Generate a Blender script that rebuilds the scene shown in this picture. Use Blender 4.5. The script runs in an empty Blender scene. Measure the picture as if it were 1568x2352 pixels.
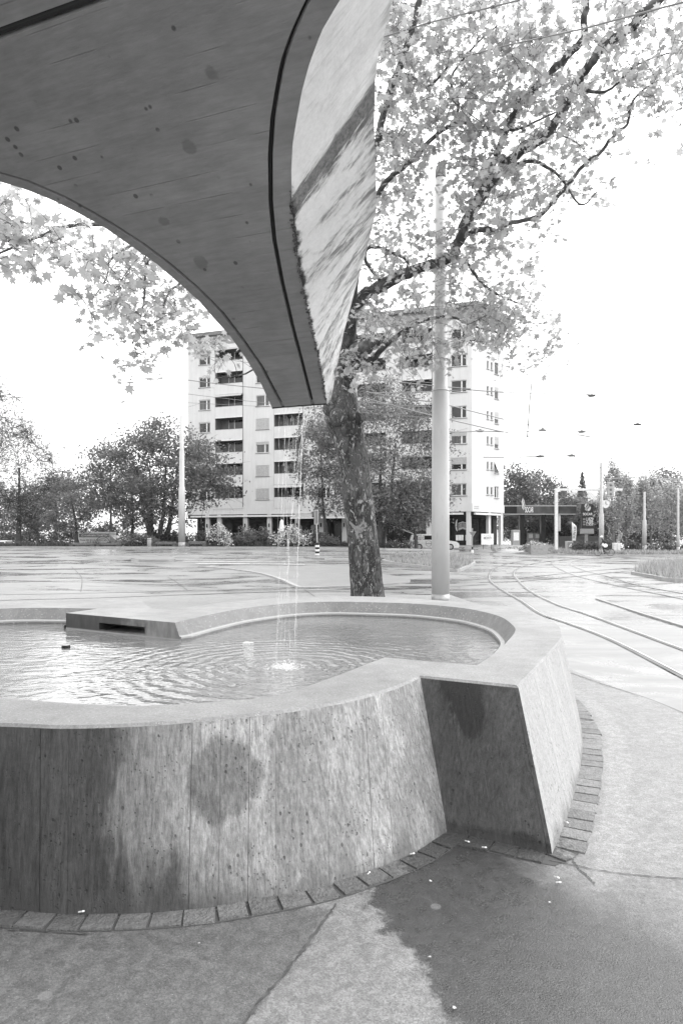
import bpy, bmesh, math, random
import numpy as np
from mathutils import Vector, Matrix
random.seed(7); rng = np.random.default_rng(7)
C = bpy.context.scene.collection
S = bpy.context.scene
R = math.radians
# ------------------------------------------------------------------ camera, light, exposure
CH, F, CU, CV = 1.7, 1500.0, 784.0, 1234.0          # eye height and lens used to survey points off the photograph
cam = bpy.data.cameras.new('camera'); co = bpy.data.objects.new('camera', cam); C.objects.link(co)
co.location = (0, 0, CH); co.rotation_euler = (R(90), 0, 0)
cam.sensor_fit = 'VERTICAL'; cam.sensor_height = 36; cam.sensor_width = 24
cam.lens = 36*F/2352; cam.shift_y = (CV-1176)/2352; cam.clip_end = 3000; cam.clip_start = .05
S.camera = co
SUN_EL, SUN_AZ = 42, 75                              # azimuth clockwise from +Y: from the right
w = bpy.data.worlds.new("World"); S.world = w; w.use_nodes = True
nt = w.node_tree; nt.nodes.clear()
sky = nt.nodes.new('ShaderNodeTexSky'); sky.sky_type = 'NISHITA'; sky.sun_disc = False
sky.sun_elevation = R(SUN_EL); sky.sun_rotation = R(SUN_AZ); sky.air_density = 1.0; sky.dust_density = 6; sky.ozone_density = 1
bw = nt.nodes.new('ShaderNodeRGBToBW'); bg = nt.nodes.new('ShaderNodeBackground'); wo = nt.nodes.new('ShaderNodeOutputWorld')
pw = nt.nodes.new('ShaderNodeMath'); pw.operation = 'POWER'; pw.inputs[1].default_value = .12
ml = nt.nodes.new('ShaderNodeMath'); ml.operation = 'MULTIPLY'; ml.inputs[1].default_value = 6.6     # an even, thick white overcast
nt.links.new(sky.outputs[0], bw.inputs[0]); nt.links.new(bw.outputs[0], pw.inputs[0]); nt.links.new(pw.outputs[0], ml.inputs[0]); nt.links.new(ml.outputs[0], bg.inputs[0]); nt.links.new(bg.outputs[0], wo.inputs[0])
bg.inputs[1].default_value = .15
sl = bpy.data.lights.new('sun', 'SUN'); so = bpy.data.objects.new('sun', sl); C.objects.link(so)
sl.energy = 1.0; sl.angle = R(25); sl.color = (1, 1, 1)
sd = Vector((math.sin(R(SUN_AZ))*math.cos(R(SUN_EL)), math.cos(R(SUN_AZ))*math.cos(R(SUN_EL)), math.sin(R(SUN_EL))))
so.rotation_euler = sd.to_track_quat('Z', 'Y').to_euler()
S.view_settings.view_transform = 'Standard'; S.view_settings.look = 'None'
S.view_settings.exposure = 1.32; S.view_settings.gamma = 1
S.render.engine = 'CYCLES'
# ------------------------------------------------------------------ terrain and survey helpers
def ss(a, b, x):
    t = min(1, max(0, (x-a)/(b-a))); return t*t*(3-2*t)
def terr(x, y):
    l = .82*ss(20, 56, y)*(1-ss(-2, 22, x))
    l = l - 1.45*ss(59, 65, y)*(1-ss(-19, -14, x))
    lot = .85*ss(61, 66, y)*ss(-17, -14, x)*(1-ss(19, 24, x))
    return max(l, lot) if x > -17 else l
def at(u, v, Y): return Vector(((u-CU)*Y/F, Y, CH+(CV-v)*Y/F))
def G(u, v, z=None):
    if z is not None:
        Y = F*(CH-z)/(v-CV); return Vector(((u-CU)*Y/F, Y, z))
    Y = 3.0
    while Y < 400:
        p = at(u, v, Y)
        if p.z <= terr(p.x, Y): return p
        Y += .05
    return at(u, v, 200)
def ground(x, y, dz=0): return Vector((x, y, terr(x, y)+dz))
# ------------------------------------------------------------------ materials
class NT:
    def __init__(s, name):
        s.m = bpy.data.materials.new(name); s.m.use_nodes = True; s.t = s.m.node_tree; s.t.nodes.clear()
    def n(s, typ, **k):
        x = s.t.nodes.new('ShaderNode'+typ)
        for a, b in k.items(): setattr(x, a, b)
        return x
    def put(s, sock, v):
        if v is None: return
        if isinstance(v, bpy.types.NodeSocket): s.t.links.new(v, sock)
        elif sock.type == 'RGBA' and not isinstance(v, (tuple, list)): sock.default_value = (v, v, v, 1)
        else: sock.default_value = v
    def pos(s): return s.n('NewGeometry').outputs['Position']
    def obj(s): return s.n('TexCoord').outputs['Object']
    def isl(s): return s.n('NewGeometry').outputs['Random Per Island']
    def attr(s, a): return s.n('Attribute', attribute_name=a).outputs['Fac']
    def map(s, v, sc=(1, 1, 1), rot=(0, 0, 0), loc=(0, 0, 0)):
        x = s.n('Mapping'); s.put(x.inputs[0], v); x.inputs['Scale'].default_value = sc; x.inputs['Rotation'].default_value = rot; x.inputs['Location'].default_value = loc
        return x.outputs[0]
    def noise(s, v, sc, det=4, ro=.55, dist=0):
        x = s.n('TexNoise'); s.put(x.inputs['Vector'], v); x.inputs['Scale'].default_value = sc; x.inputs['Detail'].default_value = det
        x.inputs['Roughness'].default_value = ro; x.inputs['Distortion'].default_value = dist; return x.outputs[0]
    def vor(s, v, sc, feat='F1', rnd=1):
        x = s.n('TexVoronoi', feature=feat); s.put(x.inputs['Vector'], v); x.inputs['Scale'].default_value = sc; x.inputs['Randomness'].default_value = rnd
        return x.outputs['Distance']
    def M(s, op, a, b=0, c=None, clamp=False):
        x = s.n('Math', operation=op, use_clamp=clamp); s.put(x.inputs[0], a); s.put(x.inputs[1], b)
        if c is not None: s.put(x.inputs[2], c)
        return x.outputs[0]
    def step(s, v, a, b, lo=0., hi=1.):
        x = s.n('MapRange', interpolation_type='SMOOTHSTEP'); s.put(x.inputs[0], v)
        for i, q in enumerate((a, b, lo, hi)): x.inputs[1+i].default_value = q
        return x.outputs[0]
    def lin(s, v, a, b, lo=0., hi=1.):
        x = s.n('MapRange'); s.put(x.inputs[0], v)
        for i, q in enumerate((a, b, lo, hi)): x.inputs[1+i].default_value = q
        return x.outputs[0]
    def mix(s, f, a, b):
        x = s.n('Mix', data_type='FLOAT'); s.put(x.inputs[0], f); s.put(x.inputs[2], a); s.put(x.inputs[3], b); return x.outputs[0]
    def mul(s, *a):
        r = a[0]
        for b in a[1:]: r = s.M('MULTIPLY', r, b)
        return r
    def xyz(s, v):
        x = s.n('SeparateXYZ'); s.put(x.inputs[0], v); return x.outputs
    def dot(s, v, d):
        x = s.n('VectorMath', operation='DOT_PRODUCT'); s.put(x.inputs[0], v); x.inputs[1].default_value = d; return x.outputs['Value']
    def dist(s, v, p):
        x = s.n('VectorMath', operation='DISTANCE'); s.put(x.inputs[0], v); x.inputs[1].default_value = p; return x.outputs['Value']
    def bump(s, h, st=.5, d=.01, nrm=None):
        x = s.n('Bump'); s.put(x.inputs['Height'], h); x.inputs['Strength'].default_value = st; x.inputs['Distance'].default_value = d
        if nrm: s.put(x.inputs['Normal'], nrm)
        return x.outputs[0]
    def out(s, base, rough=.8, nrm=None, spec=None, **k):
        p = s.n('BsdfPrincipled'); s.put(p.inputs['Base Color'], base); s.put(p.inputs['Roughness'], rough)
        if nrm: s.put(p.inputs['Normal'], nrm)
        if spec is not None: s.put(p.inputs['Specular IOR Level'], spec)
        for a, b in k.items(): s.put(p.inputs[a.replace('_', ' ')], b)
        o = s.n('OutputMaterial'); s.t.links.new(p.outputs[0], o.inputs[0]); s.p = p; s.o = o
        return s.m
MAT = {}
def simple(name, v, rough=.6, metal=0, var=.15, sc=6, spec=None):
    t = NT(name); n = t.noise(t.obj(), sc, 5, .6)
    MAT[name] = t.out(t.lin(n, .3, .7, v*(1-var), v*(1+var)), rough, None, spec, Metallic=metal)
    return MAT[name]
for a in [('white_paint', .6, .5), ('pale_paint', .4, .45), ('grey_paint', .2, .5), ('light_grey', .32, .5), ('dark_grey', .05, .5), ('black', .01, .5, 0, .1, 6, .2), ('rubber', .03, .8),
          ('wood', .14, .75), ('cloth_dark', .03, .9), ('cloth_white', .8, .9), ('skin', .35, .6), ('cloth_mid', .2, .9), ('sign_white', .8, .5), ('sign_dark', .03, .3),
          ('logo_grey', .35, .4), ('logo_light', .6, .5), ('sill', .13, .6), ('filter_paper', .4, .8), ('sill_pale', .4, .8), ('blind', .36, .7), ('curtain', .3, .9), ('awning', .36, .8)]:
    simple(*a)
simple('steel', .35, .35, .8); simple('steel_dull', .3, .5, .5)
# paint of the buildings
t = NT('plaster'); P = t.obj(); n = t.noise(P, .5, 5, .6); n2 = t.noise(t.map(P, (3, 3, .25)), 1.5, 5)
MAT['plaster'] = t.out(t.M('ADD', t.lin(n, .3, .7, .49, .54), t.lin(n2, .35, .7, .02, -.03)), .85)
t = NT('plaster_grey'); MAT['plaster_grey'] = t.out(t.lin(t.noise(t.obj(), .8, 5), .3, .7, .2, .26), .85)
t = NT('glass'); P = t.obj(); n = t.noise(P, .7, 3); MAT['glass'] = t.out(t.lin(n, .35, .65, .006, .035), .08, t.bump(t.noise(P, .6, 1), .25, .05), .35)
t = NT('shop_glass'); P = t.obj(); n = t.noise(P, 1.3, 5, .7); MAT['shop_glass'] = t.out(t.step(n, .5, .75, .006, .035), .12, None, .2)
t = NT('trim_dark'); MAT['trim_dark'] = t.out(.01, .6, None, .2)
# bark of the plane tree: flaking plates
t = NT('plane_bark'); P = t.pos()
q = t.map(P, (1, 1, .45)); n1 = t.noise(q, 3.2, 6, .62, .8); n2 = t.noise(q, 7.5, 5, .6, 1.2); n3 = t.noise(P, 40, 4)
b = t.mix(t.step(n1, .47, .50), .03, .065); b = t.mix(t.step(n2, .60, .62), b, .28); b = t.mix(t.step(t.noise(q, 2.1, 7, .7, .9), .60, .615), b, .2); b = t.mix(t.mul(t.step(t.noise(q, 13, 5, .6, 1.5), .57, .6), .7), b, .16); b = t.mix(t.step(t.noise(q, 5, 3, .5, 2.), .36, .33), b, .03)
z = t.xyz(P)[2]; b = t.mul(b, t.lin(n3, .2, .8, .75, 1.25))
MAT['plane_bark'] = t.out(b, .85, t.bump(t.M('ADD', t.step(n2, .57, .60), t.mul(n1, 1.5)), .9, .03), .15)
t = NT('limb_bark'); P = t.pos(); n = t.noise(P, 5, 5, .6, .6); MAT['limb_bark'] = t.out(t.step(n, .42, .7, .04, .13), .8, t.bump(n, .4, .02))
t = NT('dark_bark'); P = t.pos(); n = t.noise(P, 4, 5, .6); MAT['dark_bark'] = t.out(t.lin(n, .3, .7, .03, .07), .9)
t = NT('pale_bark'); P = t.pos(); n = t.noise(P, 4, 5, .6); MAT['pale_bark'] = t.out(t.lin(n, .3, .7, .07, .15), .9)
def leafmat(name, lo, hi, tr=.35, rough=.6):
    t = NT(name); r = t.isl(); n = t.noise(t.pos(), .9, 2)
    v = t.lin(t.M('ADD', t.mul(r, .6), t.mul(n, .6)), .2, .95, lo, hi)
    a = t.n('BsdfPrincipled'); t.put(a.inputs['Base Color'], v); a.inputs['Roughness'].default_value = rough; a.inputs['Specular IOR Level'].default_value = .3
    b = t.n('BsdfTranslucent'); t.put(b.inputs[0], t.mul(v, 1.3)); x = t.n('MixShader'); x.inputs[0].default_value = tr
    t.t.links.new(a.outputs[0], x.inputs[1]); t.t.links.new(b.outputs[0], x.inputs[2]); o = t.n('OutputMaterial'); t.t.links.new(x.outputs[0], o.inputs[0])
    MAT[name] = t.m
leafmat('leaf_plane', .24, .46, .5); leafmat('leaf_dark', .075, .19); leafmat('leaf_mid', .08, .25, .45); leafmat('leaf_pale', .26, .45, .45); leafmat('leaf_bud', .14, .3, .4)  # leaf_pale: fresh leaves with distance haze painted into their colour
leafmat('hedge_leaf', .04, .12); leafmat('blossom', .5, .85, .3); leafmat('grass_blade', .16, .36, .4)
# ------------------------------------------------------------------ mesh builder
class MB:
    def __init__(s, M=None): s.v = []; s.f = []; s.M = M
    def add(s, vs, fs):
        o = len(s.v)
        s.v += [(s.M @ Vector(p)) if s.M else Vector(p) for p in vs]
        s.f += [tuple(i+o for i in f) for f in fs]; return s
    def box(s, x0, y0, z0, x1, y1, z1):
        return s.add([(x0, y0, z0), (x1, y0, z0), (x1, y1, z0), (x0, y1, z0), (x0, y0, z1), (x1, y0, z1), (x1, y1, z1), (x0, y1, z1)],
                     [(3, 2, 1, 0), (4, 5, 6, 7), (0, 1, 5, 4), (1, 2, 6, 5), (2, 3, 7, 6), (3, 0, 4, 7)])
    def cbox(s, c, sz): return s.box(c[0]-sz[0]/2, c[1]-sz[1]/2, c[2]-sz[2]/2, c[0]+sz[0]/2, c[1]+sz[1]/2, c[2]+sz[2]/2)
    def bbox(s, x0, y0, z0, x1, y1, z1, b=.02):          # box with chamfered edges
        bm = bmesh.new(); bmesh.ops.create_cube(bm, size=1)
        for v in bm.verts: v.co = Vector(((x0+x1)/2+v.co.x*(x1-x0), (y0+y1)/2+v.co.y*(y1-y0), (z0+z1)/2+v.co.z*(z1-z0)))
        bmesh.ops.bevel(bm, geom=bm.edges[:], offset=b, segments=2, affect='EDGES', profile=.5)
        bm.verts.index_update(); s.add([v.co[:] for v in bm.verts], [tuple(v.index for v in f.verts) for f in bm.faces]); bm.free(); return s
    def quad(s, *p): return s.add(p, [tuple(range(len(p)))])
    def tube(s, pts, rad, n=8, cap=True):
        pts = [Vector(p) for p in pts]; m = len(pts)
        if not isinstance(rad, (list, tuple)): rad = [rad]*m
        vs = []; up = None
        for i, p in enumerate(pts):
            d = (pts[min(i+1, m-1)]-pts[max(i-1, 0)])
            d = d.normalized() if d.length > 1e-9 else Vector((0, 0, 1))
            if up is None:
                up = d.cross(Vector((0, 0, 1)))
                if up.length < .1: up = d.cross(Vector((1, 0, 0)))
            up = (up-d*up.dot(d)).normalized(); q = d.cross(up)
            for k in range(n):
                a = 2*math.pi*k/n; vs.append(p+(up*math.cos(a)+q*math.sin(a))*rad[i])
        fs = [(i*n+k, i*n+(k+1) % n, (i+1)*n+(k+1) % n, (i+1)*n+k) for i in range(m-1) for k in range(n)]
        if cap: fs += [tuple(range(n))[::-1], tuple((m-1)*n+k for k in range(n))]
        return s.add(vs, fs)
    def prism(s, poly, z0, z1):
        n = len(poly); vs = [(p[0], p[1], z0) for p in poly]+[(p[0], p[1], z1) for p in poly]
        return s.add(vs, [tuple(range(n))[::-1], tuple(range(n, 2*n))]+[(i, (i+1) % n, n+(i+1) % n, n+i) for i in range(n)])
    def plate(s, poly, y0, y1):                          # outline in x,z extruded along y
        n = len(poly); vs = [(p[0], y0, p[1]) for p in poly]+[(p[0], y1, p[1]) for p in poly]
        return s.add(vs, [tuple(range(n)), tuple(range(n, 2*n))[::-1]]+[((i+1) % n, i, n+i, n+(i+1) % n) for i in range(n)])
    def ball(s, c, r, nu=10, nv=6):
        if not isinstance(r, (list, tuple)): r = (r, r, r)
        vs = [(c[0], c[1], c[2]-r[2])]
        for j in range(1, nv):
            a = -math.pi/2+math.pi*j/nv
            for i in range(nu): b = 2*math.pi*i/nu; vs.append((c[0]+r[0]*math.cos(a)*math.cos(b), c[1]+r[1]*math.cos(a)*math.sin(b), c[2]+r[2]*math.sin(a)))
        vs.append((c[0], c[1], c[2]+r[2])); L = len(vs)-1
        fs = [(0, 1+(i+1) % nu, 1+i) for i in range(nu)]
        for j in range(nv-2): fs += [(1+j*nu+i, 1+j*nu+(i+1) % nu, 1+(j+1)*nu+(i+1) % nu, 1+(j+1)*nu+i) for i in range(nu)]
        fs += [(L, 1+(nv-2)*nu+i, 1+(nv-2)*nu+(i+1) % nu) for i in range(nu)]
        return s.add(vs, fs)
    def lathe(s, c, prof, n=16):
        vs = []; m = len(prof)
        for r, z in prof: vs += [(c[0]+r*math.cos(2*math.pi*k/n), c[1]+r*math.sin(2*math.pi*k/n), c[2]+z) for k in range(n)]
        fs = [(i*n+k, i*n+(k+1) % n, (i+1)*n+(k+1) % n, (i+1)*n+k) for i in range(m-1) for k in range(n)]
        return s.add(vs, fs+[tuple(range(n))[::-1], tuple((m-1)*n+k for k in range(n))])
    def torus(s, c, ax, R_, r, n=20, k=6):
        ax = Vector(ax).normalized(); u = ax.orthogonal().normalized(); v = ax.cross(u)
        return s.tube([Vector(c)+(u*math.cos(2*math.pi*i/n)+v*math.sin(2*math.pi*i/n))*R_ for i in range(n+1)], r, k, False)
    def build(s, name, mat, parent=None, smooth=False):
        me = bpy.data.meshes.new(name); off = parent_loc(parent)
        me.from_pydata([tuple(v-off) for v in s.v], [], s.f); me.validate()
        if mat: me.materials.append(MAT[mat] if isinstance(mat, str) else mat)
        if smooth: me.shade_smooth()
        o = bpy.data.objects.new(name, me); C.objects.link(o)
        if parent: o.parent = parent
        return o
def parent_loc(p):
    v = Vector((0, 0, 0))
    while p: v = v+p.location; p = p.parent
    return v
def tag(o, label, cat, group=None, kind=None):
    if label: o['label'] = label
    if cat: o['category'] = cat
    if group: o['group'] = group
    if kind: o['kind'] = kind
    return o
def thing(name, label, cat, loc, group=None):
    o = bpy.data.objects.new(name, None); C.objects.link(o); o.location = loc; o.empty_display_size = .2
    return tag(o, label, cat, group)
def setting(o): o['kind'] = 'structure'; return o
def solo(mb, name, mat, label, cat, group=None, smooth=False, kind=None): return tag(mb.build(name, mat, None, smooth), label, cat, group, kind)
def copy_tree(o, loc=None, rz=None, label=None, parent=None):
    c = o.copy(); C.objects.link(c)
    if parent: c.parent = parent
    if loc is not None: c.location = loc
    if rz is not None: c.rotation_euler = (0, 0, rz)
    if label: c['label'] = label
    for ch in o.children: copy_tree(ch, parent=c)
    return c
def frame(o, r, up=(0, 0, 1)):                            # x along r, z along up, y = up x r
    r = Vector(r).normalized(); up = Vector(up).normalized(); y = up.cross(r)
    M = Matrix.Identity(4)
    for i in range(3): M[i][0] = r[i]; M[i][1] = y[i]; M[i][2] = up[i]; M[i][3] = o[i]
    return M
def text(body, size, M, name, mat, parent=None, depth=.01, width=None, align='CENTER', shear=0):
    cu = bpy.data.curves.new('lettering', 'FONT'); cu.body = body; cu.size = size; cu.extrude = depth/2; cu.align_x = align; cu.align_y = 'CENTER'; cu.offset = size*.012; cu.shear = shear
    to = bpy.data.objects.new('lettering', cu); C.objects.link(to)
    dg = bpy.context.evaluated_depsgraph_get(); dg.update(); me = bpy.data.meshes.new_from_object(to.evaluated_get(dg)); bpy.data.objects.remove(to)
    xs = [v.co.x for v in me.vertices]; k = width/(max(xs)-min(xs)) if width and xs else 1
    off = parent_loc(parent)
    for v in me.vertices: v.co = (M @ Vector((v.co.x*k, -v.co.z, v.co.y)))-off
    me.materials.clear(); me.materials.append(MAT[mat]); me.name = name
    o = bpy.data.objects.new(name, me); C.objects.link(o)
    if parent: o.parent = parent
    return o
def npmesh(name, V, npoly, nv, mat, parent=None, smooth=False):   # V: array (npoly*nv,3) faces of nv verts each
    me = bpy.data.meshes.new(name); V = np.asarray(V, dtype=np.float32)-np.array(parent_loc(parent), dtype=np.float32)
    me.vertices.add(len(V)); me.vertices.foreach_set('co', V.ravel()); me.loops.add(npoly*nv); me.loops.foreach_set('vertex_index', np.arange(npoly*nv, dtype=np.int32))
    me.polygons.add(npoly); me.polygons.foreach_set('loop_start', np.arange(0, npoly*nv, nv, dtype=np.int32)); me.update(calc_edges=True)
    me.materials.append(MAT[mat]); o = bpy.data.objects.new(name, me); C.objects.link(o)
    if parent: o.parent = parent
    return o
def leaves(name, cen, size, mat, parent=None, shape='quad', droop=.3):
    cen = np.asarray(cen); n = len(cen)
    if shape == 'plane':
        T = np.array([(0, -.1), (.28, -.28), (.22, 0), (.55, .1), (.33, .25), (.42, .62), (.16, .5), (0, .95), (-.16, .5), (-.42, .62), (-.33, .25), (-.55, .1), (-.22, 0), (-.28, -.28)])
    elif shape == 'leaf': T = np.array([(0, -.5), (.3, -.1), (.22, .3), (0, .6), (-.22, .3), (-.3, -.1)])
    else: T = np.array([(-.32, -.4), (.35, -.3), (.28, .45), (-.3, .35)])
    k = len(T)
    nr = rng.normal(size=(n, 3)); nr[:, 2] = np.abs(nr[:, 2])+droop; nr /= np.linalg.norm(nr, axis=1)[:, None]
    a = np.cross(nr, rng.normal(size=(n, 3))); a /= np.linalg.norm(a, axis=1)[:, None]; b = np.cross(nr, a)
    sz = size*rng.uniform(.4, 1.4, n)
    bend = -.35*(T[:, 0]**2+T[:, 1]**2)
    V = cen[:, None, :]+sz[:, None, None]*(a[:, None, :]*T[None, :, 0, None]+b[:, None, :]*T[None, :, 1, None]+nr[:, None, :]*bend[None, :, None])
    return npmesh(name, V.reshape(-1, 3), n, k, mat, parent)
def curve(pts, n=8):
    """Catmull-Rom through points"""
    P = [Vector(p) for p in pts]; out = []
    for i in range(len(P)-1):
        a, b, c, d = P[max(i-1, 0)], P[i], P[i+1], P[min(i+2, len(P)-1)]
        for k in range(n):
            t = k/n; out.append(.5*((2*b)+(c-a)*t+(2*a-5*b+4*c-d)*t*t+(3*b-a-3*c+d)*t**3))
    out.append(P[-1]); return out
# ================================================================== GROUND
HR, HW = .83, .65                                    # rim and water height of the basin
SPL = G(655, 1532, HW)                               # where the jet lands
t = NT('wet_road'); P = t.pos()
q = t.map(P, (.22, .5, 1), (0, 0, R(12))); n1 = t.noise(q, 1., 7, .65, 1.2); n2 = t.noise(P, 9, 5); n3 = t.noise(t.map(P, (.25, 1.3, 1)), 2., 5, .6)
puddle = t.step(n1, .42, .6)
base = t.mix(puddle, .165, .075); base = t.mul(base, t.lin(n3, .3, .7, .8, 1.2)); y = t.xyz(P)[1]
rough = t.mix(puddle, .48, .17)
MAT['wet_road'] = t.out(base, rough, t.bump(t.noise(P, 60, 3), .15, .004), .75)
t = NT('zebra'); P = t.pos(); n = t.noise(P, 3, 5, .7); MAT['zebra'] = t.out(t.lin(n, .3, .7, .6, .85), .3, None, .6)
t = NT('island_top'); P = t.pos(); n = t.noise(P, 1.5, 6, .7); MAT['island_top'] = t.out(t.lin(n, .3, .7, .16, .24), .35, t.bump(t.noise(P, 20, 3), .2, .01), .6)
t = NT('kerb_stone'); P = t.pos(); n = t.noise(P, 5, 5, .7); MAT['kerb_stone'] = t.out(t.lin(n, .3, .7, .2, .32), .55, t.bump(n, .3, .02))
t = NT('soil'); P = t.pos(); n = t.noise(P, 1.4, 6, .7); MAT['soil'] = t.out(t.lin(n, .3, .7, .04, .12), .95, t.bump(n, .6, .1))
t = NT('rail_steel'); P = t.pos(); MAT['rail_steel'] = t.out(t.lin(t.noise(P, 2, 4), .3, .7, .04, .1), .45, None, .4)
t = NT('rail_head'); P = t.pos(); MAT['rail_head'] = t.out(t.lin(t.noise(P, 2, 4), .3, .7, .35, .5), .25, None, .5, Metallic=.6)
t = NT('hill'); P = t.pos(); MAT['hill'] = t.out(t.lin(t.noise(P, .03, 6, .7), .3, .7, .3, .45), 1)  # colour lightened to paint in the haze of distance
xs = np.concatenate([np.linspace(-400, -62, 12), np.linspace(-60, 60, 81), np.linspace(64, 400, 12)])
ys = np.concatenate([np.linspace(-60, 0, 6), np.linspace(2, 100, 99), np.linspace(110, 700, 14)])
vs = [(x, y, terr(x, y) if y < 120 else terr(x, 100)) for y in ys for x in xs]; nx = len(xs)
m = MB(); m.v = [Vector(v) for v in vs]; m.f = [(j*nx+i, j*nx+i+1, (j+1)*nx+i+1, (j+1)*nx+i) for j in range(len(ys)-1) for i in range(nx-1)]
setting(m.build('road', 'wet_road', None, True))
# distant wooded ridge
m = MB(); xs2 = np.linspace(-500, 900, 90)
hz = [52+10*math.sin(x*.006+1)+6*math.sin(x*.021)+3*math.sin(x*.07) - (34 if x < 20 else 0)*(1 if x < -60 else 1-ss(-60, 120, x)) for x in xs2]
m.v = [Vector((x, 640, -2)) for x in xs2]+[Vector((x, 690, h*.7)) for x, h in zip(xs2, hz)]+[Vector((x, 760, h)) for x, h in zip(xs2, hz)]
k = len(xs2); m.f = [(r*k+i, r*k+i+1, (r+1)*k+i+1, (r+1)*k+i) for r in range(2) for i in range(k-1)]
setting(m.build('hills', 'hill', None, True))
# ---- basin outline in plan
def px(L, z=HR): return [G(u, v, z) for u, v in L]
def resample(P, n):
    P = [Vector(p) for p in P]; d = [0]
    for a, b in zip(P, P[1:]): d.append(d[-1]+(b-a).length)
    T = np.linspace(0, d[-1], n); return [Vector([float(np.interp(x, d, [p[i] for p in P])) for i in range(3)]) for x in T]
frontT = curve([Vector((-4.6, 4.15, HR)), Vector((-3.5, 3.45, HR)), Vector((-2.4, 3.1, HR))]+px([(0, 1662), (150, 1667), (320, 1662), (450, 1652), (600, 1637), (700, 1625), (800, 1607), (900, 1580), (965, 1552)]), 6)
frontB = curve([Vector((-4.7, 4.0, 0)), Vector((-3.55, 3.3, 0)), Vector((-2.4, 3.0, 0))]+px([(0, 2097), (130, 2106), (310, 2105), (480, 2092), (600, 2072), (700, 2053), (800, 2026), (940, 1972), (1028, 1917)], 0), 6)
notchT = px([(965, 1552), (1190, 1575)]); notchB = px([(1028, 1917), (1270, 1970)], 0)
rightT = curve(px([(1190, 1575), (1240, 1522), (1280, 1478), (1291, 1462), (1290, 1450)]), 6)
rightB = curve(px([(1270, 1970), (1300, 1896), (1320, 1832), (1338, 1740)], 0)+[Vector((2.1, 5.7, 0)), Vector((2.2, 6.1, 0))], 6)
restT = curve(px([(1290, 1450), (1283, 1437), (1262, 1424), (1210, 1406), (1150, 1394), (1100, 1387), (1000, 1378), (880, 1371), (760, 1369), (640, 1373), (560, 1379), (500, 1385), (450, 1392), (394, 1400)]), 5)+px([(350, 1398)])
stubT = px([(350, 1398), (320, 1373)])
farT = curve(px([(320, 1373), (200, 1377), (0, 1384)])+[Vector((-5.4, 8.0, HR)), Vector((-5.95, 6.9, HR)), Vector((-5.7, 5.5, HR)), Vector((-4.6, 4.15, HR))], 6)
def offset(P, d, dz):
    out = []
    for i, p in enumerate(P):
        a = P[max(i-1, 0)]; b = P[min(i+1, len(P)-1)]; t_ = (b-a).normalized(); out.append(Vector((p.x+t_.y*d, p.y-t_.x*d, dz)))
    return out
def pieces(P): return resample(P[:19], 26)[:-1]+resample(P[18:31], 20)[:-1]+resample(P[30:], 46)
segs = [('front', pieces(frontT), pieces(frontB)), ('notch', resample(notchT, 16), resample(notchB, 16)), ('side', resample(rightT, 24), resample(rightB, 24))]
rB = offset(restT, .13, 0); rB[0] = segs[2][2][-1].copy(); sB = [Vector((p.x+.32, p.y-.02, 0)) for p in stubT]; rB[-1] = sB[0]
fB = offset(farT, .13, 0); fB[0] = sB[-1]; fB[-1] = segs[0][2][0].copy()
segs += [('rest', restT, rB), ('stub', stubT, sB), ('far', farT, fB)]
# inner outline
in1 = curve(px([(885, 1510), (1000, 1520), (1095, 1528)]), 4); in2 = curve(px([(1095, 1528), (1140, 1497), (1170, 1467), (1182, 1450), (1178, 1437), (1150, 1417), (1100, 1403), (1050, 1395), (960, 1387), (880, 1384), (760, 1382), (660, 1386), (560, 1397), (480, 1412), (402, 1430)]), 5)
in3 = px([(402, 1430), (152, 1408)]); in4 = px([(152, 1408), (225, 1398)])
in5 = curve(px([(225, 1398), (100, 1396), (0, 1398)])+[Vector((-4.8, 7.5, HR)), Vector((-5.2, 6.7, HR)), Vector((-5.0, 5.7, HR)), Vector((-4.2, 4.7, HR)), Vector((-3.2, 4.0, HR)), Vector((-2.4, 3.7, HR))]+px([(0, 1603), (240, 1620), (360, 1620), (520, 1610), (640, 1597), (740, 1564), (800, 1542), (850, 1522), (885, 1510)]), 5)
insegs = [in1, in2, in3, in4, in5]
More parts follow.
